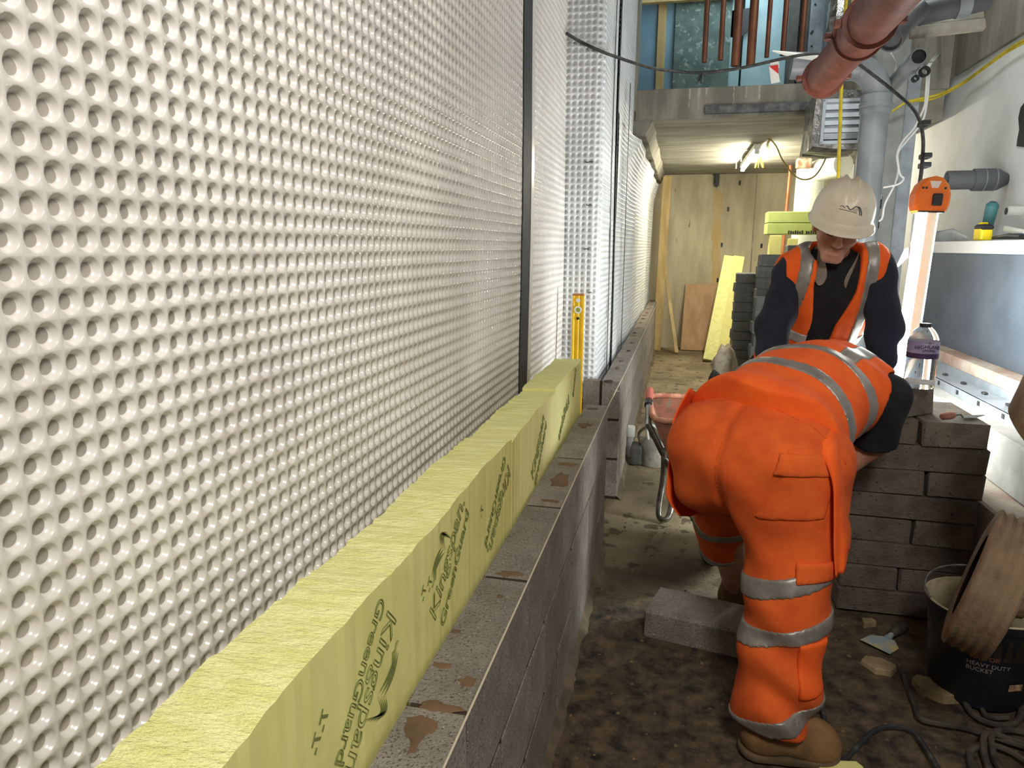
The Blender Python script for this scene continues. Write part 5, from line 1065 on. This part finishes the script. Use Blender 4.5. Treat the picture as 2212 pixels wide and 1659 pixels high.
def hand(P, w, d, side, up):
    d = Vector(d).normalized(); s = Vector(side).normalized(); r = un(.012, cap(P, w, w + d*.05, .026, .030), ell(P, w + d*.06, (d, s, d.cross(s)), (.05, .042, .017)))
    for k, (o, L) in enumerate(((-.030, .062), (-.010, .074), (.010, .070), (.028, .055))):
        b = w + d*.095 + s*o; m = b + d*L*.5 + Vector(up)*(-.004); r = un(.006, r, cap(P, b, m, .0095, .009), cap(P, m, m + d*L*.5 + Vector(up)*(-.018), .009, .0075))
    t = w + d*.035 - s*.04; return un(.008, r, cap(P, t, t + d*.04 - s*.02, .012, .010), cap(P, t + d*.04 - s*.02, t + d*.065 - s*.018, .010, .008))
def body1(P):
    t = torso1(P, -.03)
    legs = un(.04, cap(P, hR, kR, .085, .06), cap(P, kR, aR, .06, .045), cap(P, hL, kL, .085, .06), cap(P, kL, aL, .06, .045))
    arms = un(.02, cap(P, sR, eR, .056, .054), cap(P, eR, wR, .050, .030), cap(P, sL, eL, .05, .045), cap(P, eL, wL, .043, .028))
    hh = un(.03, ell(P, hd1, ((1, 0, 0), (0, 1, 0), (0, 0, 1)), (.082, .095, .108)), cap(P, hd1, SH + spn*.06, .05, .06))
    hands = np.minimum(hand(P, wR, (wR - eR), lat, bk_n), hand(P, wL, (wL - eL), lat, bk_n))
    return un(.03, t, legs, arms, hh, hands)
LO1, HI1 = (-.15, 1.65, .0), (.95, 3.0, 1.3)
garment('body', body1, LO1, HI1, .0085, m_skin, w1, 2)
gath = lambda P, c, d: .0
def trousers1(P, g=0):
    a1, a2 = aR - Vector((0, 0, .02)), aL
    hipz = ell(P, PEL - spn*.055 + Vector((0, 0, -.03)), (spn, lat, bk_n), (.19 + g, .225 + g, .165 + g))
    bR, bL = PEL + Rr*.105 - F_*.085 + Vector((0, 0, -.045)), PEL - Rr*.105 - F_*.085 + Vector((0, 0, -.045))
    but = un(.05, cap(P, bR, bR + Vector((0, 0, -.10)), .128 + g, .115 + g), cap(P, bL, bL + Vector((0, 0, -.10)), .125 + g, .11 + g))
    legR = un(.05, cap(P, hR + Vector((0, 0, -.02)), kR, .150 + g, .108 + g), cap(P, kR, a1, .106 + g, .094 + g), cap(P, kR*.45 + a1*.55, a1, .098 + g, .092 + g))
    legL = un(.05, cap(P, hL, kL, .135 + g, .092 + g), cap(P, kL, a2, .090 + g, .074 + g))
    d = un(.06, hipz, but, legR); d = un(.035, d, legL)
    z = P[:, 2]; amp = .003 + .008*np.clip((.55 - z)/.4, 0, 1)
    d = d + amp*np.sin(z*38 + 2.5*np.sin(P[:, 0]*16 + z*4) + 1.5*np.sin(P[:, 1]*14)) + .003*np.sin(z*17 + P[:, 0]*30)
    fr_ = lambda u: (np.abs(np.sin(u)) - .6)
    d = d - .006*fr_(z*15 + 1.2*np.sin(P[:, 0]*11 + 2) + P[:, 1]*9)*np.clip((.62 - z)/.2, 0, 1) - .0035*fr_(z*9 - P[:, 0]*14 + P[:, 1]*6)*np.clip((z - .45)/.2, 0, 1)
    # crease between the buttocks and seam
    cr_ = np.abs((P - A3(PEL)) @ A3(lat)); bk = (P - A3(PEL)) @ A3(F_); d = d + .010*np.exp(-(cr_/.018)**2)*np.clip((-bk - .06)/.08, 0, 1)
    return smax(d, -(z - (.105 + .0*z)), .004)
def trou_cut(P, g=0):
    d = trousers1(P, g); hemL = half(P, aL + Vector((0, 0, -.03)), Vector((0, 0, -1)))
    nearL = np.linalg.norm((P - A3(aL))[:, :2], axis=1) - .17
    d = smax(d, np.where(nearL < 0, half(P, aL + Vector((0, 0, -.02)), (0, 0, -1)), -1), .004)
    return smax(d, half(P, PEL + spn*.10, spn), .01)
tr1 = garment('trousers', trou_cut, (-.12, 1.70, .08), (.75, 2.9, 1.1), .0066, m_hiv2, w1, 2)
def bandon(base, c, n, hw, g=.004, keep=None):
    def fn(P):
        d = np.maximum(np.maximum(base(P, g), -base(P, g - .012)), slab(P, c, n, hw))
        return d if keep is None else np.maximum(d, keep(P))
    return fn
def box_around(c, r): return tuple(Vector(c) - Vector((r, r, r))), tuple(Vector(c) + Vector((r, r, r)))
axR1 = (kR - hR).normalized(); axR2 = (aR - kR).normalized(); axL1 = (kL - hL).normalized(); axL2 = (aL - kL).normalized()
inR = lambda P: cap(P, hR, kR, .20, .16) if False else np.minimum(cap(P, hR, kR, .21, .17), cap(P, kR, aR, .17, .16))
inL = lambda P: np.minimum(cap(P, hL, kL, .16, .135), cap(P, kL, aL, .135, .13))
pRa, pRb, pRc = AY(1690, 1245, 1.96), AY(1690, 1348, 1.94), AY(1660, 1535, 1.90)
for c, n, hw in ((pRa, Vector((-.30, .12, 1)), .026), (pRb, Vector((-.28, .10, 1)), .023), (pRc, Vector((-.32, .10, 1)), .026)):
    lo, hi = box_around(c, .22); garment('reflective_band', bandon(trou_cut, c, n, hw, keep=inR), lo, hi, .006, m_refl, tr1, 1)
for c, n, hw in ((AY(1560, 1112, 2.42), axL1 + Vector((.1, 0, 0)), .020), (AY(1570, 1165, 2.5), axL1 + Vector((.1, 0, 0)), .019), (AY(1592, 1240, 2.62), axL2, .016)):
    lo, hi = box_around(c, .18); garment('reflective_band', bandon(trou_cut, c, n, hw, keep=inL), lo, hi, .006, m_refl, tr1, 1)
m_seam = mat('orange_seam', S(206, 78, 18), rough=.95)
cb_ = PEL - F_*.16
garment('centre_seam', bandon(trou_cut, PEL, lat, .0022, g=.003, keep=lambda P: np.maximum((P - A3(PEL)) @ A3(F_) + .06, .62 - P[:, 2])), tuple(cb_ - Vector((.16, .16, .26))), tuple(cb_ + Vector((.16, .16, .14))), .0042, m_seam, tr1, 1)
garment('waistband', bandon(trou_cut, PEL - spn*.062 + bk_n*.05, spn + bk_n*.25, .0025, g=.003, keep=lambda P: PEL.z - .02 - P[:, 2]), (-.1, 1.85, .78), (.62, 2.5, 1.1), .0045, m_seam, tr1, 1)
# cargo pocket with flap on the right thigh, lower pocket at the knee
def patchon(c, ux, uy, hx, hy, g, base=trou_cut, r=.01, skew=0):
    c = A3(c); ux = A3(Vector(ux).normalized()); uy = A3(Vector(uy).normalized()); uz = np.cross(ux, uy)
    def fn(P):
        q = P - c; x = q @ ux; y = q @ uy; z = q @ uz; y2 = y + skew*x
        bx = np.maximum(np.maximum(np.abs(x) - hx, np.abs(y2) - hy), np.abs(z) - .10)
        return smax(np.maximum(base(P, g), -base(P, g - .016)), bx, r)
    return fn
pk = AY(1738, 1045, 1.90); vx = (AY(1800, 1060, 1.93) - AY(1680, 1030, 1.86)); vy = Vector((-.08, .02, 1))
garment('cargo_pocket', patchon(pk, vx, vy, .075, .098, .0065), *box_around(pk, .18), .0065, m_hiv2, tr1, 1)
pk2 = AY(1742, 1003, 1.90); garment('pocket_flap', patchon(pk2, vx, vy, .082, .030, .014, skew=.12), *box_around(pk2, .18), .0065, m_hiv2, tr1, 1)
pk3 = AY(1770, 1225, 1.92); garment('knee_pocket', patchon(pk3, (1, .12, -.05), (-.05, 0, 1), .075, .028, .012), *box_around(pk3, .18), .0065, m_hiv2, tr1, 1)
pk4 = AY(1745, 1430, 1.88); garment('knee_pad_pocket', patchon(pk4, (1, .25, 0), (-.08, 0, 1), .045, .075, .010), *box_around(pk4, .18), .0065, m_hiv, tr1, 1)
# boots
def boot(name, heel, toe, z0, ank):
    heel, toe = Vector(heel), Vector(toe); d = (toe - heel); d.z = 0; L = d.length; d.normalize(); s = Vector((-d.y, d.x, 0)); hz = Vector((heel.x, heel.y, z0)); tz = hz + d*L
    def up(P):
        r = un(.035, cap(P, hz + d*.05 + UP*.055, tz - d*.06 + UP*.050, .047, .049), ell(P, tz - d*.06 + UP*.045, (d, s, UP), (.065, .05, .050)), cap(P, hz + d*.06 + UP*.06, Vector((ank.x, ank.y, z0 + .17)), .05, .055), ell(P, hz + d*.16 + UP*.075, (d, s, UP), (.075, .042, .042)))
        return smax(smax(r, half(P, hz + UP*.022, -UP), .006), half(P, hz + UP*.19, UP), .006)
    def so(P):
        r = np.minimum(cap(P, hz + d*.045 + UP*.02, tz - d*.055 + UP*.02, .052, .055), ell(P, tz - d*.065 + UP*.02, (d, s, UP), (.072, .058, .05)))
        return smax(smax(r, half(P, hz + UP*.026, UP), .003), half(P, hz + UP*.001, -UP), .003)
    lo = Vector((min(hz.x, tz.x) - .12, min(hz.y, tz.y) - .12, z0 - .02)); hi = Vector((max(hz.x, tz.x) + .12, max(hz.y, tz.y) + .12, z0 + .25))
    b = garment('boot', up, lo, hi, .0055, m_boot, w1 if name == 1 else w2, 2); garment('sole', so, lo, hi, .0055, m_sole, b, 1)
    if name == 1:
        for k in range(4):
            c = hz + d*(.13 + .028*k) + UP*(.128 - .012*k); MB().tube([c - s*.022, c + UP*.006, c + s*.022 + d*.008], .003, 6).build('lace', m_blk, b)
        pts = [hz + d*.03 - s*.049 + UP*.08, hz + d*.09 - s*.050 + UP*.07, hz + d*.12 - s*.050 + UP*.03]
    return b
bh = AZ(1608, 1640, 0); boot(1, (bh.x - .01, bh.y + .03, 0), (bh.x + .25, bh.y + .055, 0), .002, aR)
ql_ = AZ(1578, 1330, .0); boot(1, (ql_.x - .02, ql_.y + .0, 0), (ql_.x + .12, ql_.y + .25, 0), .002, aL + Vector((-.0, -.02, 0)))
# black t-shirt sleeve
m_shirt_c = lambda P: un(.03, torso1(P, -.012), cap(P, sR, sR*.12 + eR*.88, .070, .076), cap(P, sL, sL*.4 + eL*.6, .075, .08))
def shirt1(P):
    d = m_shirt_c(P) + fold(P, 40, .003)
    ax = (eR - sR).normalized(); d = smax(d, half(P, sR*.06 + eR*.94, ax), .006); d = smax(d, half(P, PEL + spn*.12, -spn), .01)
    return smax(d, half(P, SH + spn*.14, spn), .02)
garment('tshirt', shirt1, LO1, HI1, .0085, m_black, w1, 2)
# vest: back panel over the torso, bands and two front panels hanging free
def vest1(P, g=0):
    rel = P - A3(PEL); t = rel @ A3(spn); l = rel @ A3(lat); z = P[:, 2]; g = g + .018*np.exp(-np.maximum(t + .03, 0)/.07); d = torso1(P, .024) - (g if np.ndim(g) else g)
    d = un(.05, d, ell(P, PEL - spn*.05 + bk_n*.02, (spn, lat, bk_n), (.17, .225, .165)) - g)
    d = d + .0035*np.sin(t*60 + 2*np.sin(l*14)) *np.clip((t - .2)/.15, 0, 1) + .004*np.sin(l*26 + t*9)
    hem = -(t + .035 + .055*np.cos(l*9) + .18*np.clip(-l*0, 0, 1) + .012*np.sin(l*17))
    d = smax(d, hem, .008)
    low = (PEL.z - .015) - z - .10*np.clip(t - .1, 0, 1); d = smax(d, low, .01)
    for s_, e_ in ((sR, eR), (sL, eL)): d = smax(d, -cap(P, s_ - Vector((0, 0, .03)), e_, .100, .12), .01)
    return smax(d, half(P, SH + spn*.11, spn), .015)
ve1 = garment('vest', vest1, LO1, HI1, .0075, m_hiv, w1, 3)
LV, HV = (-.12, 1.9, .7), (.9, 2.9, 1.3)
for t_, hw in ((.14, .024), (.30, .024)):
    c = PEL + spn*t_; garment('reflective_band', bandon(vest1, c, spn + lat*.12, hw), LV, HV, .0065, m_refl, ve1, 1)
def strapkeep(P): rel = P - A3(PEL); return np.maximum((PEL - PEL).x + (.33 - rel @ A3(spn)), 0) - .001
garment('reflective_strap', bandon(vest1, PEL + lat*(.115 if lat.dot(Rr) > 0 else -.115), lat, .026, keep=lambda P: np.maximum(.31 - (P - A3(PEL)) @ A3(spn), SH.z - P[:, 2])), LV, HV, .0065, m_refl, ve1, 1)
def drape(name, cols, Yc, m, parent, wav=.012, n=10, seed=0):
    """cols: list of pixel polylines (top to bottom), one per column; Yc: depth per column"""
    nr = 24; cs = []
    for poly, y in zip(cols, Yc):
        P3 = spline([AY(p_[0], p_[1], y + (p_[2] if len(p_) > 2 else 0)) for p_ in poly], 8); cs.append([P3[int(round(i*(len(P3) - 1)/(nr - 1)))] for i in range(nr)])
    full = []
    for r in range(nr):
        rowp = spline([c[r] for c in cs], n); full.append([p_ + Vector((0, wav*math.sin(i*.55 + r*.12 + seed)*(r/nr), 0)) for i, p_ in enumerate(rowp)])
    k = len(full[0]); mb = MB(); mb.add([p_ for r in full for p_ in r], [(r*k + i, r*k + i + 1, (r + 1)*k + i + 1, (r + 1)*k + i) for r in range(nr - 1) for i in range(k - 1)])
    o = mb.build(name, m, parent, smooth=2); md = o.modifiers.new('s', 'SOLIDIFY'); md.thickness = .004; return o
drape('front_panel', [[(1488, 838), (1456, 900), (1447, 960), (1441, 1030), (1440, 1075), (1462, 1110)], [(1496, 842), (1470, 905), (1462, 980), (1462, 1050), (1470, 1095), (1480, 1117)], [(1505, 850), (1500, 920), (1500, 1000), (1500, 1060), (1503, 1095), (1506, 1108)]], (2.14, 2.22, 2.38), m_hiv, ve1, wav=.008)
drape('front_panel', [[(1745, 925, .14), (1772, 975, .03), (1797, 1040), (1800, 1110), (1800, 1190), (1806, 1246)], [(1790, 905, .16), (1803, 965, .03), (1815, 1040), (1818, 1110), (1826, 1180), (1822, 1236)], [(1812, 890, .16), (1822, 950, .05), (1828, 1030), (1830, 1090), (1840, 1150), (1836, 1190)]], (1.885, 1.90, 2.02), m_hiv, ve1, wav=.008, seed=2)
drape('shoulder_wing', [[(1838, 812), (1830, 850), (1838, 890), (1860, 905)], [(1880, 806), (1880, 830), (1885, 850), (1890, 860)], [(1925, 822), (1936, 850), (1937, 890), (1930, 912)]], (2.36, 2.33, 2.40), m_hiv, ve1, wav=.004, seed=1)
hx1 = (hd1 - (SH + spn*.06)).normalized()
garment('hair', lambda P: smax(ell(P, hd1 + hx1*.006, ((1, 0, 0), (0, 1, 0), (0, 0, 1)), (.087, .100, .113)), .25*((P - A3(hd1)) @ A3(F_)) - (P - A3(hd1)) @ A3(hx1) - .01, .01), tuple(hd1 - Vector((.15, .15, .16))), tuple(hd1 + Vector((.15, .15, .16))), .007, m_hair, w1, 1)
# ================================================================= standing worker facing the camera
w2 = empty('person', (.53, 3.2, 0), 'worker in white helmet and open orange vest leaning forward looking down', 'person')
HC = AY(1811, 490, 2.98)
fh_ = Vector((-.09, -.93, -.36)).normalized(); uh = Vector((.13, -.36, .92)); uh = (uh - fh_*uh.dot(fh_)).normalized(); rh = fh_.cross(uh)
MH = Matrix(((rh.x, fh_.x, uh.x, HC.x), (rh.y, fh_.y, uh.y, HC.y), (rh.z, fh_.z, uh.z, HC.z), (0, 0, 0, 1)))
MHi = np.array(MH.inverted(), np.float32)
SC2 = AY(1800, 580, 3.10) + Vector((0, .02, 0)); PE2 = Vector((.53, 3.34, .86))
sR2, sL2 = AY(1708, 594, 3.12), AY(1890, 572, 3.12)
eR2, wR2 = AY(1668, 715, 3.04), AY(1664, 830, 2.92)
eL2, wL2 = AY(1911, 705, 3.04), AY(1902, 790, 3.0)
sp2 = (SC2 - PE2).normalized(); fr2 = Vector((0, -1, 0)); fr2 = (fr2 - sp2*fr2.dot(sp2)).normalized(); la2 = Vector((sL2 - sR2)).normalized(); la2 = (la2 - sp2*la2.dot(sp2)).normalized()
kR2, aR2, kL2, aL2 = Vector((.42, 3.32, .47)), Vector((.44, 3.42, .10)), Vector((.61, 3.36, .47)), Vector((.61, 3.44, .10))
def head2(P):
    q = P @ MHi[:3, :3].T + MHi[:3, 3]; I = ((1, 0, 0), (0, 1, 0), (0, 0, 1))
    d = un(.03, ell(q, (0, -.012, .035), I, (.078, .098, .105)), ell(q, (0, .020, -.050), I, (.060, .068, .066)), cap(q, (-.018, .070, -.100), (.018, .070, -.100), .020))
    d = un(.016, d, cap(q, (-.038, .078, .026), (.038, .078, .026), .015), cap(q, (.042, .060, -.022), (.046, .040, -.03), .026), cap(q, (-.042, .060, -.022), (-.046, .040, -.03), .026))
    d = smax(d, -cap(q, (.032, .104, .004), (.032, .106, .002), .017), .014); d = smax(d, -cap(q, (-.032, .104, .004), (-.032, .106, .002), .017), .014)
    d = un(.004, d, ell(q, (.032, .079, .001), I, (.016, .012, .010)), ell(q, (-.032, .079, .001), I, (.016, .012, .010)))
    d = un(.010, d, cap(q, (0, .088, .012), (0, .117, -.030), .0085, .0135), cap(q, (.012, .102, -.036), (-.012, .102, -.036), .009))
    d = un(.008, d, cap(q, (-.018, .088, -.062), (.018, .088, -.062), .009), cap(q, (-.016, .087, -.077), (.016, .087, -.077), .010))
    d = smax(d, -cap(q, (-.024, .099, -.069), (.024, .099, -.069), .0035), .004)
    for s in (1, -1): d = un(.008, d, smax(ell(q, (s*.081, -.010, -.005), I, (.011, .024, .034)), -ell(q, (s*.090, -.006, -.003), I, (.006, .012, .02)), .004))
    return d
def torso2(P, g=0):
    return un(.08, ell(P, PE2 + sp2*.03, (sp2, la2, fr2), (.17 + g, .165 + g, .115 + g)), ell(P, PE2*.5 + SC2*.5, (sp2, la2, fr2), (.24 + g, .165 + g, .115 + g)), ell(P, SC2 - sp2*.08, (sp2, la2, fr2), (.17 + g, .185 + g, .115 + g)))
def body2(P):
    nk = cap(P, SC2 + sp2*.02, MH @ Vector((0, -.035, -.06)), .062, .056)
    arms = un(.02, cap(P, sR2, eR2, .05, .042), cap(P, eR2, wR2, .042, .028), cap(P, sL2, eL2, .05, .042), cap(P, eL2, wL2, .042, .028))
    legs = un(.04, cap(P, PE2 - la2*.09, kR2, .08, .055), cap(P, kR2, aR2, .055, .04), cap(P, PE2 + la2*.09, kL2, .08, .055), cap(P, kL2, aL2, .055, .04))
    hands = np.minimum(hand(P, wR2, wR2 - eR2, la2, fr2), hand(P, wL2, wL2 - eL2, la2, fr2))
    return un(.008, un(.03, torso2(P, -.03), nk, arms, legs, hands), head2(P))
garment('body', body2, (.12, 2.38, .05), (.95, 3.5, 1.72), .0085, m_skin, w2, 1)
garment('face', head2, tuple(HC - Vector((.17, .17, .19))), tuple(HC + Vector((.17, .17, .19))), .0042, m_skin, w2, 1)
def jacket(P, g=0):
    d = un(.045, torso2(P, g), cap(P, sR2, eR2, .072 + g, .066 + g), cap(P, sL2, eL2, .072 + g, .066 + g))
    d = un(.03, d, cap(P, eR2, wR2, .064 + g, .050 + g), cap(P, eL2, wL2, .064 + g, .050 + g))
    return d + fold(P, 34, .004, (.6, .2, 1)) + .003*np.sin(P[:, 2]*55 + P[:, 0]*40)
jk = garment('jacket', lambda P: smax(jacket(P), half(P, PE2 - sp2*.05, -sp2), .01), (.12, 2.50, .78), (1.0, 3.5, 1.62), .0075, m_navy, w2, 2)
garment('trousers', lambda P: smax(un(.05, torso2(P, .0), cap(P, PE2 - la2*.09, kR2, .115, .085), cap(P, kR2, aR2, .085, .07), cap(P, PE2 + la2*.09, kL2, .115, .085), cap(P, kL2, aL2, .085, .07)), half(P, PE2 + sp2*.02, sp2), .01), (.12, 2.9, .05), (.9, 3.55, 1.05), .011, m_black, w2, 1)
boot(2, aR2 + Vector((0, .08, 0)), aR2 + Vector((-.02, -.20, 0)), .002, aR2); boot(2, aL2 + Vector((0, .08, 0)), aL2 + Vector((.02, -.20, 0)), .002, aL2)
# dark shirt front showing between the vest panels
def tl2(P): r = P - A3(SC2); return r @ A3(sp2), r @ A3(la2), r @ A3(fr2)
def vest2(P, g=0):
    d = torso2(P, .024 + g); d = un(.05, d, cap(P, sR2 + la2*.02, SC2, .088 + g, .07 + g), cap(P, sL2 - la2*.02, SC2, .088 + g, .07 + g))
    t, l, f = tl2(P); d = d + .003*np.sin(l*70 + t*12)
    op = .044 + .034*np.clip((t + .18)/.15, 0, 1); opening = np.maximum(np.abs(l + .005) - op, -f - .0)
    d = smax(d, -opening, .006)
    for s_, e_ in ((sR2 - la2*.085, eR2 - la2*.035), (sL2 + la2*.085, eL2 + la2*.035)): d = smax(d, -cap(P, s_, e_, .080, .088), .008)
    d = smax(d, -cap(P, SC2 + sp2*.02, MH @ Vector((0, -.03, -.06)), .074, .09), .008)
    return smax(d, half(P, PE2 + sp2*.02, -sp2), .01)
L2, H2 = (.25, 2.60, .80), (.90, 3.45, 1.62)
ve2 = garment('vest', vest2, L2, H2, .0065, m_hiv, w2, 2)
for lc in (-.125, .118): garment('reflective_strap', bandon(vest2, SC2 + la2*lc, la2 + sp2*(.05 if lc > 0 else -.05), .023, keep=lambda P: -tl2(P)[2] - .04), L2, H2, .006, m_refl, ve2, 1)
mat('bright_reflective_tape', S(196, 190, 182), S(170, 164, 158), 16, rough=.45, metal=.2)
for sg in (1, -1): garment('reflective_band', bandon(vest2, SC2 - sp2*.27, sp2, .024, keep=lambda P: np.maximum(-tl2(P)[2] - .02, -sg*tl2(P)[1])), L2, H2, .006, MATS['bright_reflective_tape'], ve2, 1)
garment('shirt_front', lambda P: np.maximum(torso2(P, .010), np.abs(tl2(P)[1]) - .10) + np.where(tl2(P)[2] < 0, .1, 0), L2, H2, .0075, m_black, w2, 2)
# shirt collar
nb = SC2 + sp2*.055; nt2 = MH @ Vector((0, -.02, -.085)); mcol = mat('grey_collar', S(140, 132, 120), S(120, 112, 102), 20, rough=.9)
for s in (-1, 1):
    c0 = SC2 + sp2*.07 + la2*(.075*s) - fr2*.02; c1 = SC2 + sp2*.045 + la2*(.062*s) + fr2*.075; c2 = SC2 - sp2*.005 + la2*(.022*s) + fr2*.125; c3 = SC2 - sp2*.045 + la2*(.055*s) + fr2*.122
    o = MB().add([c0 + sp2*.03, c0 - sp2*.02 + la2*.02*s, c1 + sp2*.035, c1 - sp2*.015 + la2*.025*s, c2 + sp2*.02, c3, ], [(0, 1, 3, 2), (2, 3, 5, 4)]).build('collar', mcol, jk)
    md = o.modifiers.new('u', 'SUBSURF'); md.levels = 2; md.render_levels = 2; md = o.modifiers.new('s', 'SOLIDIFY'); md.thickness = .005
# brows, hair
for s in (-1, 1):
    MB().tube([MH @ Vector((s*.014, .096, .024)), MH @ Vector((s*.032, .094, .030)), MH @ Vector((s*.05, .080, .024))], [.004, .005, .003], 8, flat=.7).build('eyebrow', m_hair, w2, smooth=True)
    MB().tube([MH @ Vector((s*.019, .0915, -.004)), MH @ Vector((s*.032, .0935, -.007)), MH @ Vector((s*.046, .087, -.004))], .0018, 6).build('eyelid', m_hair, w2, smooth=True)
garment('hair', lambda P: (lambda q: smax(smax(ell(q, (0, -.014, .037), ((1, 0, 0), (0, 1, 0), (0, 0, 1)), (.083, .102, .110)), q[:, 1] - .055, .01), -.045 - q[:, 2] + .4*np.clip(q[:, 1], -.1, .1), .008))(P @ MHi[:3, :3].T + MHi[:3, 3]), tuple(HC - Vector((.17, .17, .19))), tuple(HC + Vector((.17, .17, .19))), .006, m_hair, w2, 1)
# helmet
m_helm = mat('white_helmet', S(226, 216, 196), S(212, 200, 178), 6, rough=.38, spots=S(150, 130, 102), sscale=26, sth=.71)
def hs(u, v):   # u 0 top .. 1 rim, v angle from forward
    a = u*math.pi/2; rl, rf, rb, H = .118, .138, .142, .148
    c, s = math.cos(v), math.sin(v); r = 1/math.sqrt((c/(rf if c > 0 else rb))**2 + (s/rl)**2); k = math.sin(a)**.86
    x = r*s*k; y = r*c*k; z = H*math.cos(a)**.9
    e = 0
    lx = abs(x); 
    if y > -.1: e += .010*math.exp(-((lx - .020)/.006)**2)*min(1, max(0, (z - .065)/.03)) - .006*math.exp(-(lx/.012)**2)*min(1, max(0, (z - .065)/.03))
    e += .008/(1 + math.exp((lx - .068 + (.02 if z < .06 else 0))/.003))*min(1, max(0, (.125 - z)/.02))
    n = Vector((x/rl**2, y/rf**2, z/H**2)); n.normalize()
    return Vector((x, y, z)) + n*e
nu_, nv_ = 30, 72; hv = []
for i in range(nu_ + 1):
    for j in range(nv_): hv.append(hs(max(i/nu_, .001), 2*math.pi*j/nv_))
for du_, dz in ((.004, -.004), (.5, -.010), (1, -.018), (1.0, -.022)):
    for j in range(nv_):
        v = 2*math.pi*j/nv_; p_ = hs(1, v); ext = .010 + .052*max(0, math.cos(v))**2.2; d_ = Vector((math.sin(v), math.cos(v), 0)); hv.append(p_ + d_*ext*du_ + Vector((0, 0, dz - .012*max(0, math.cos(v))**2*du_)))
hm = MB(); R_n = nu_ + 5
MHel = MH @ Matrix.Translation((0, .0, .046)) @ Matrix.Rotation(math.radians(4), 4, 'X') @ Matrix.Scale(.93, 4)
hm.add([MHel @ p_ for p_ in hv], [(i*nv_ + j, i*nv_ + (j + 1) % nv_, (i + 1)*nv_ + (j + 1) % nv_, (i + 1)*nv_ + j) for i in range(R_n - 1) for j in range(nv_)])
he = hm.build('helmet', m_helm, w2, smooth=2); md = he.modifiers.new('s', 'SOLIDIFY'); md.thickness = .003
def onhel(x, z):   # decal coordinates in metres on the brow of the helmet
    v = -x/.125; u = 1 - (z + .02)/.19; p_ = hs(u, v); q_ = hs(u - .01, v); r_ = hs(u, v + .02); n = (q_ - p_).cross(r_ - p_).normalized()
    if n.y < 0: n = -n
    return MHel @ (p_ + n*.0018)
def decal(name, pts, w_, m):
    P = [onhel(*p_) for p_ in pts]; MB().tube(P, w_, 6, flat=.4).build(name, m, he)
arc = lambda x0, x1, z0, h, n=10: [(x0 + (x1 - x0)*i/n, z0 + h*math.sin(math.pi*i/n)) for i in range(n + 1)]
m_nav = mat('navy_print', S(20, 22, 60), rough=.6); m_gp = mat('grey_print', S(120, 112, 100), rough=.6)
O = .0
decal('printed_emblem', [(-.016, .030), (-.010, .031), (-.004, .024), (.002, .021), (.008, .026), (.016, .033), (.024, .032), (.031, .022), (.036, .008)], .0014, m_nav)
decal('printed_emblem', [(.027, .033), (.034, .027), (.040, .016), (.043, .007)], .0016, m_nav)
for x in (.010, .014, .018, .022): decal('printed_emblem', [(x, .018), (x + .001, .027)], .0007, m_gp)
decal('printed_emblem', [(-.034, .026), (-.027, .030), (-.016, .024)], .0014, m_gp); decal('printed_emblem', [(-.034, .019), (-.01, .018), (.024, .014)], .0012, m_gp)
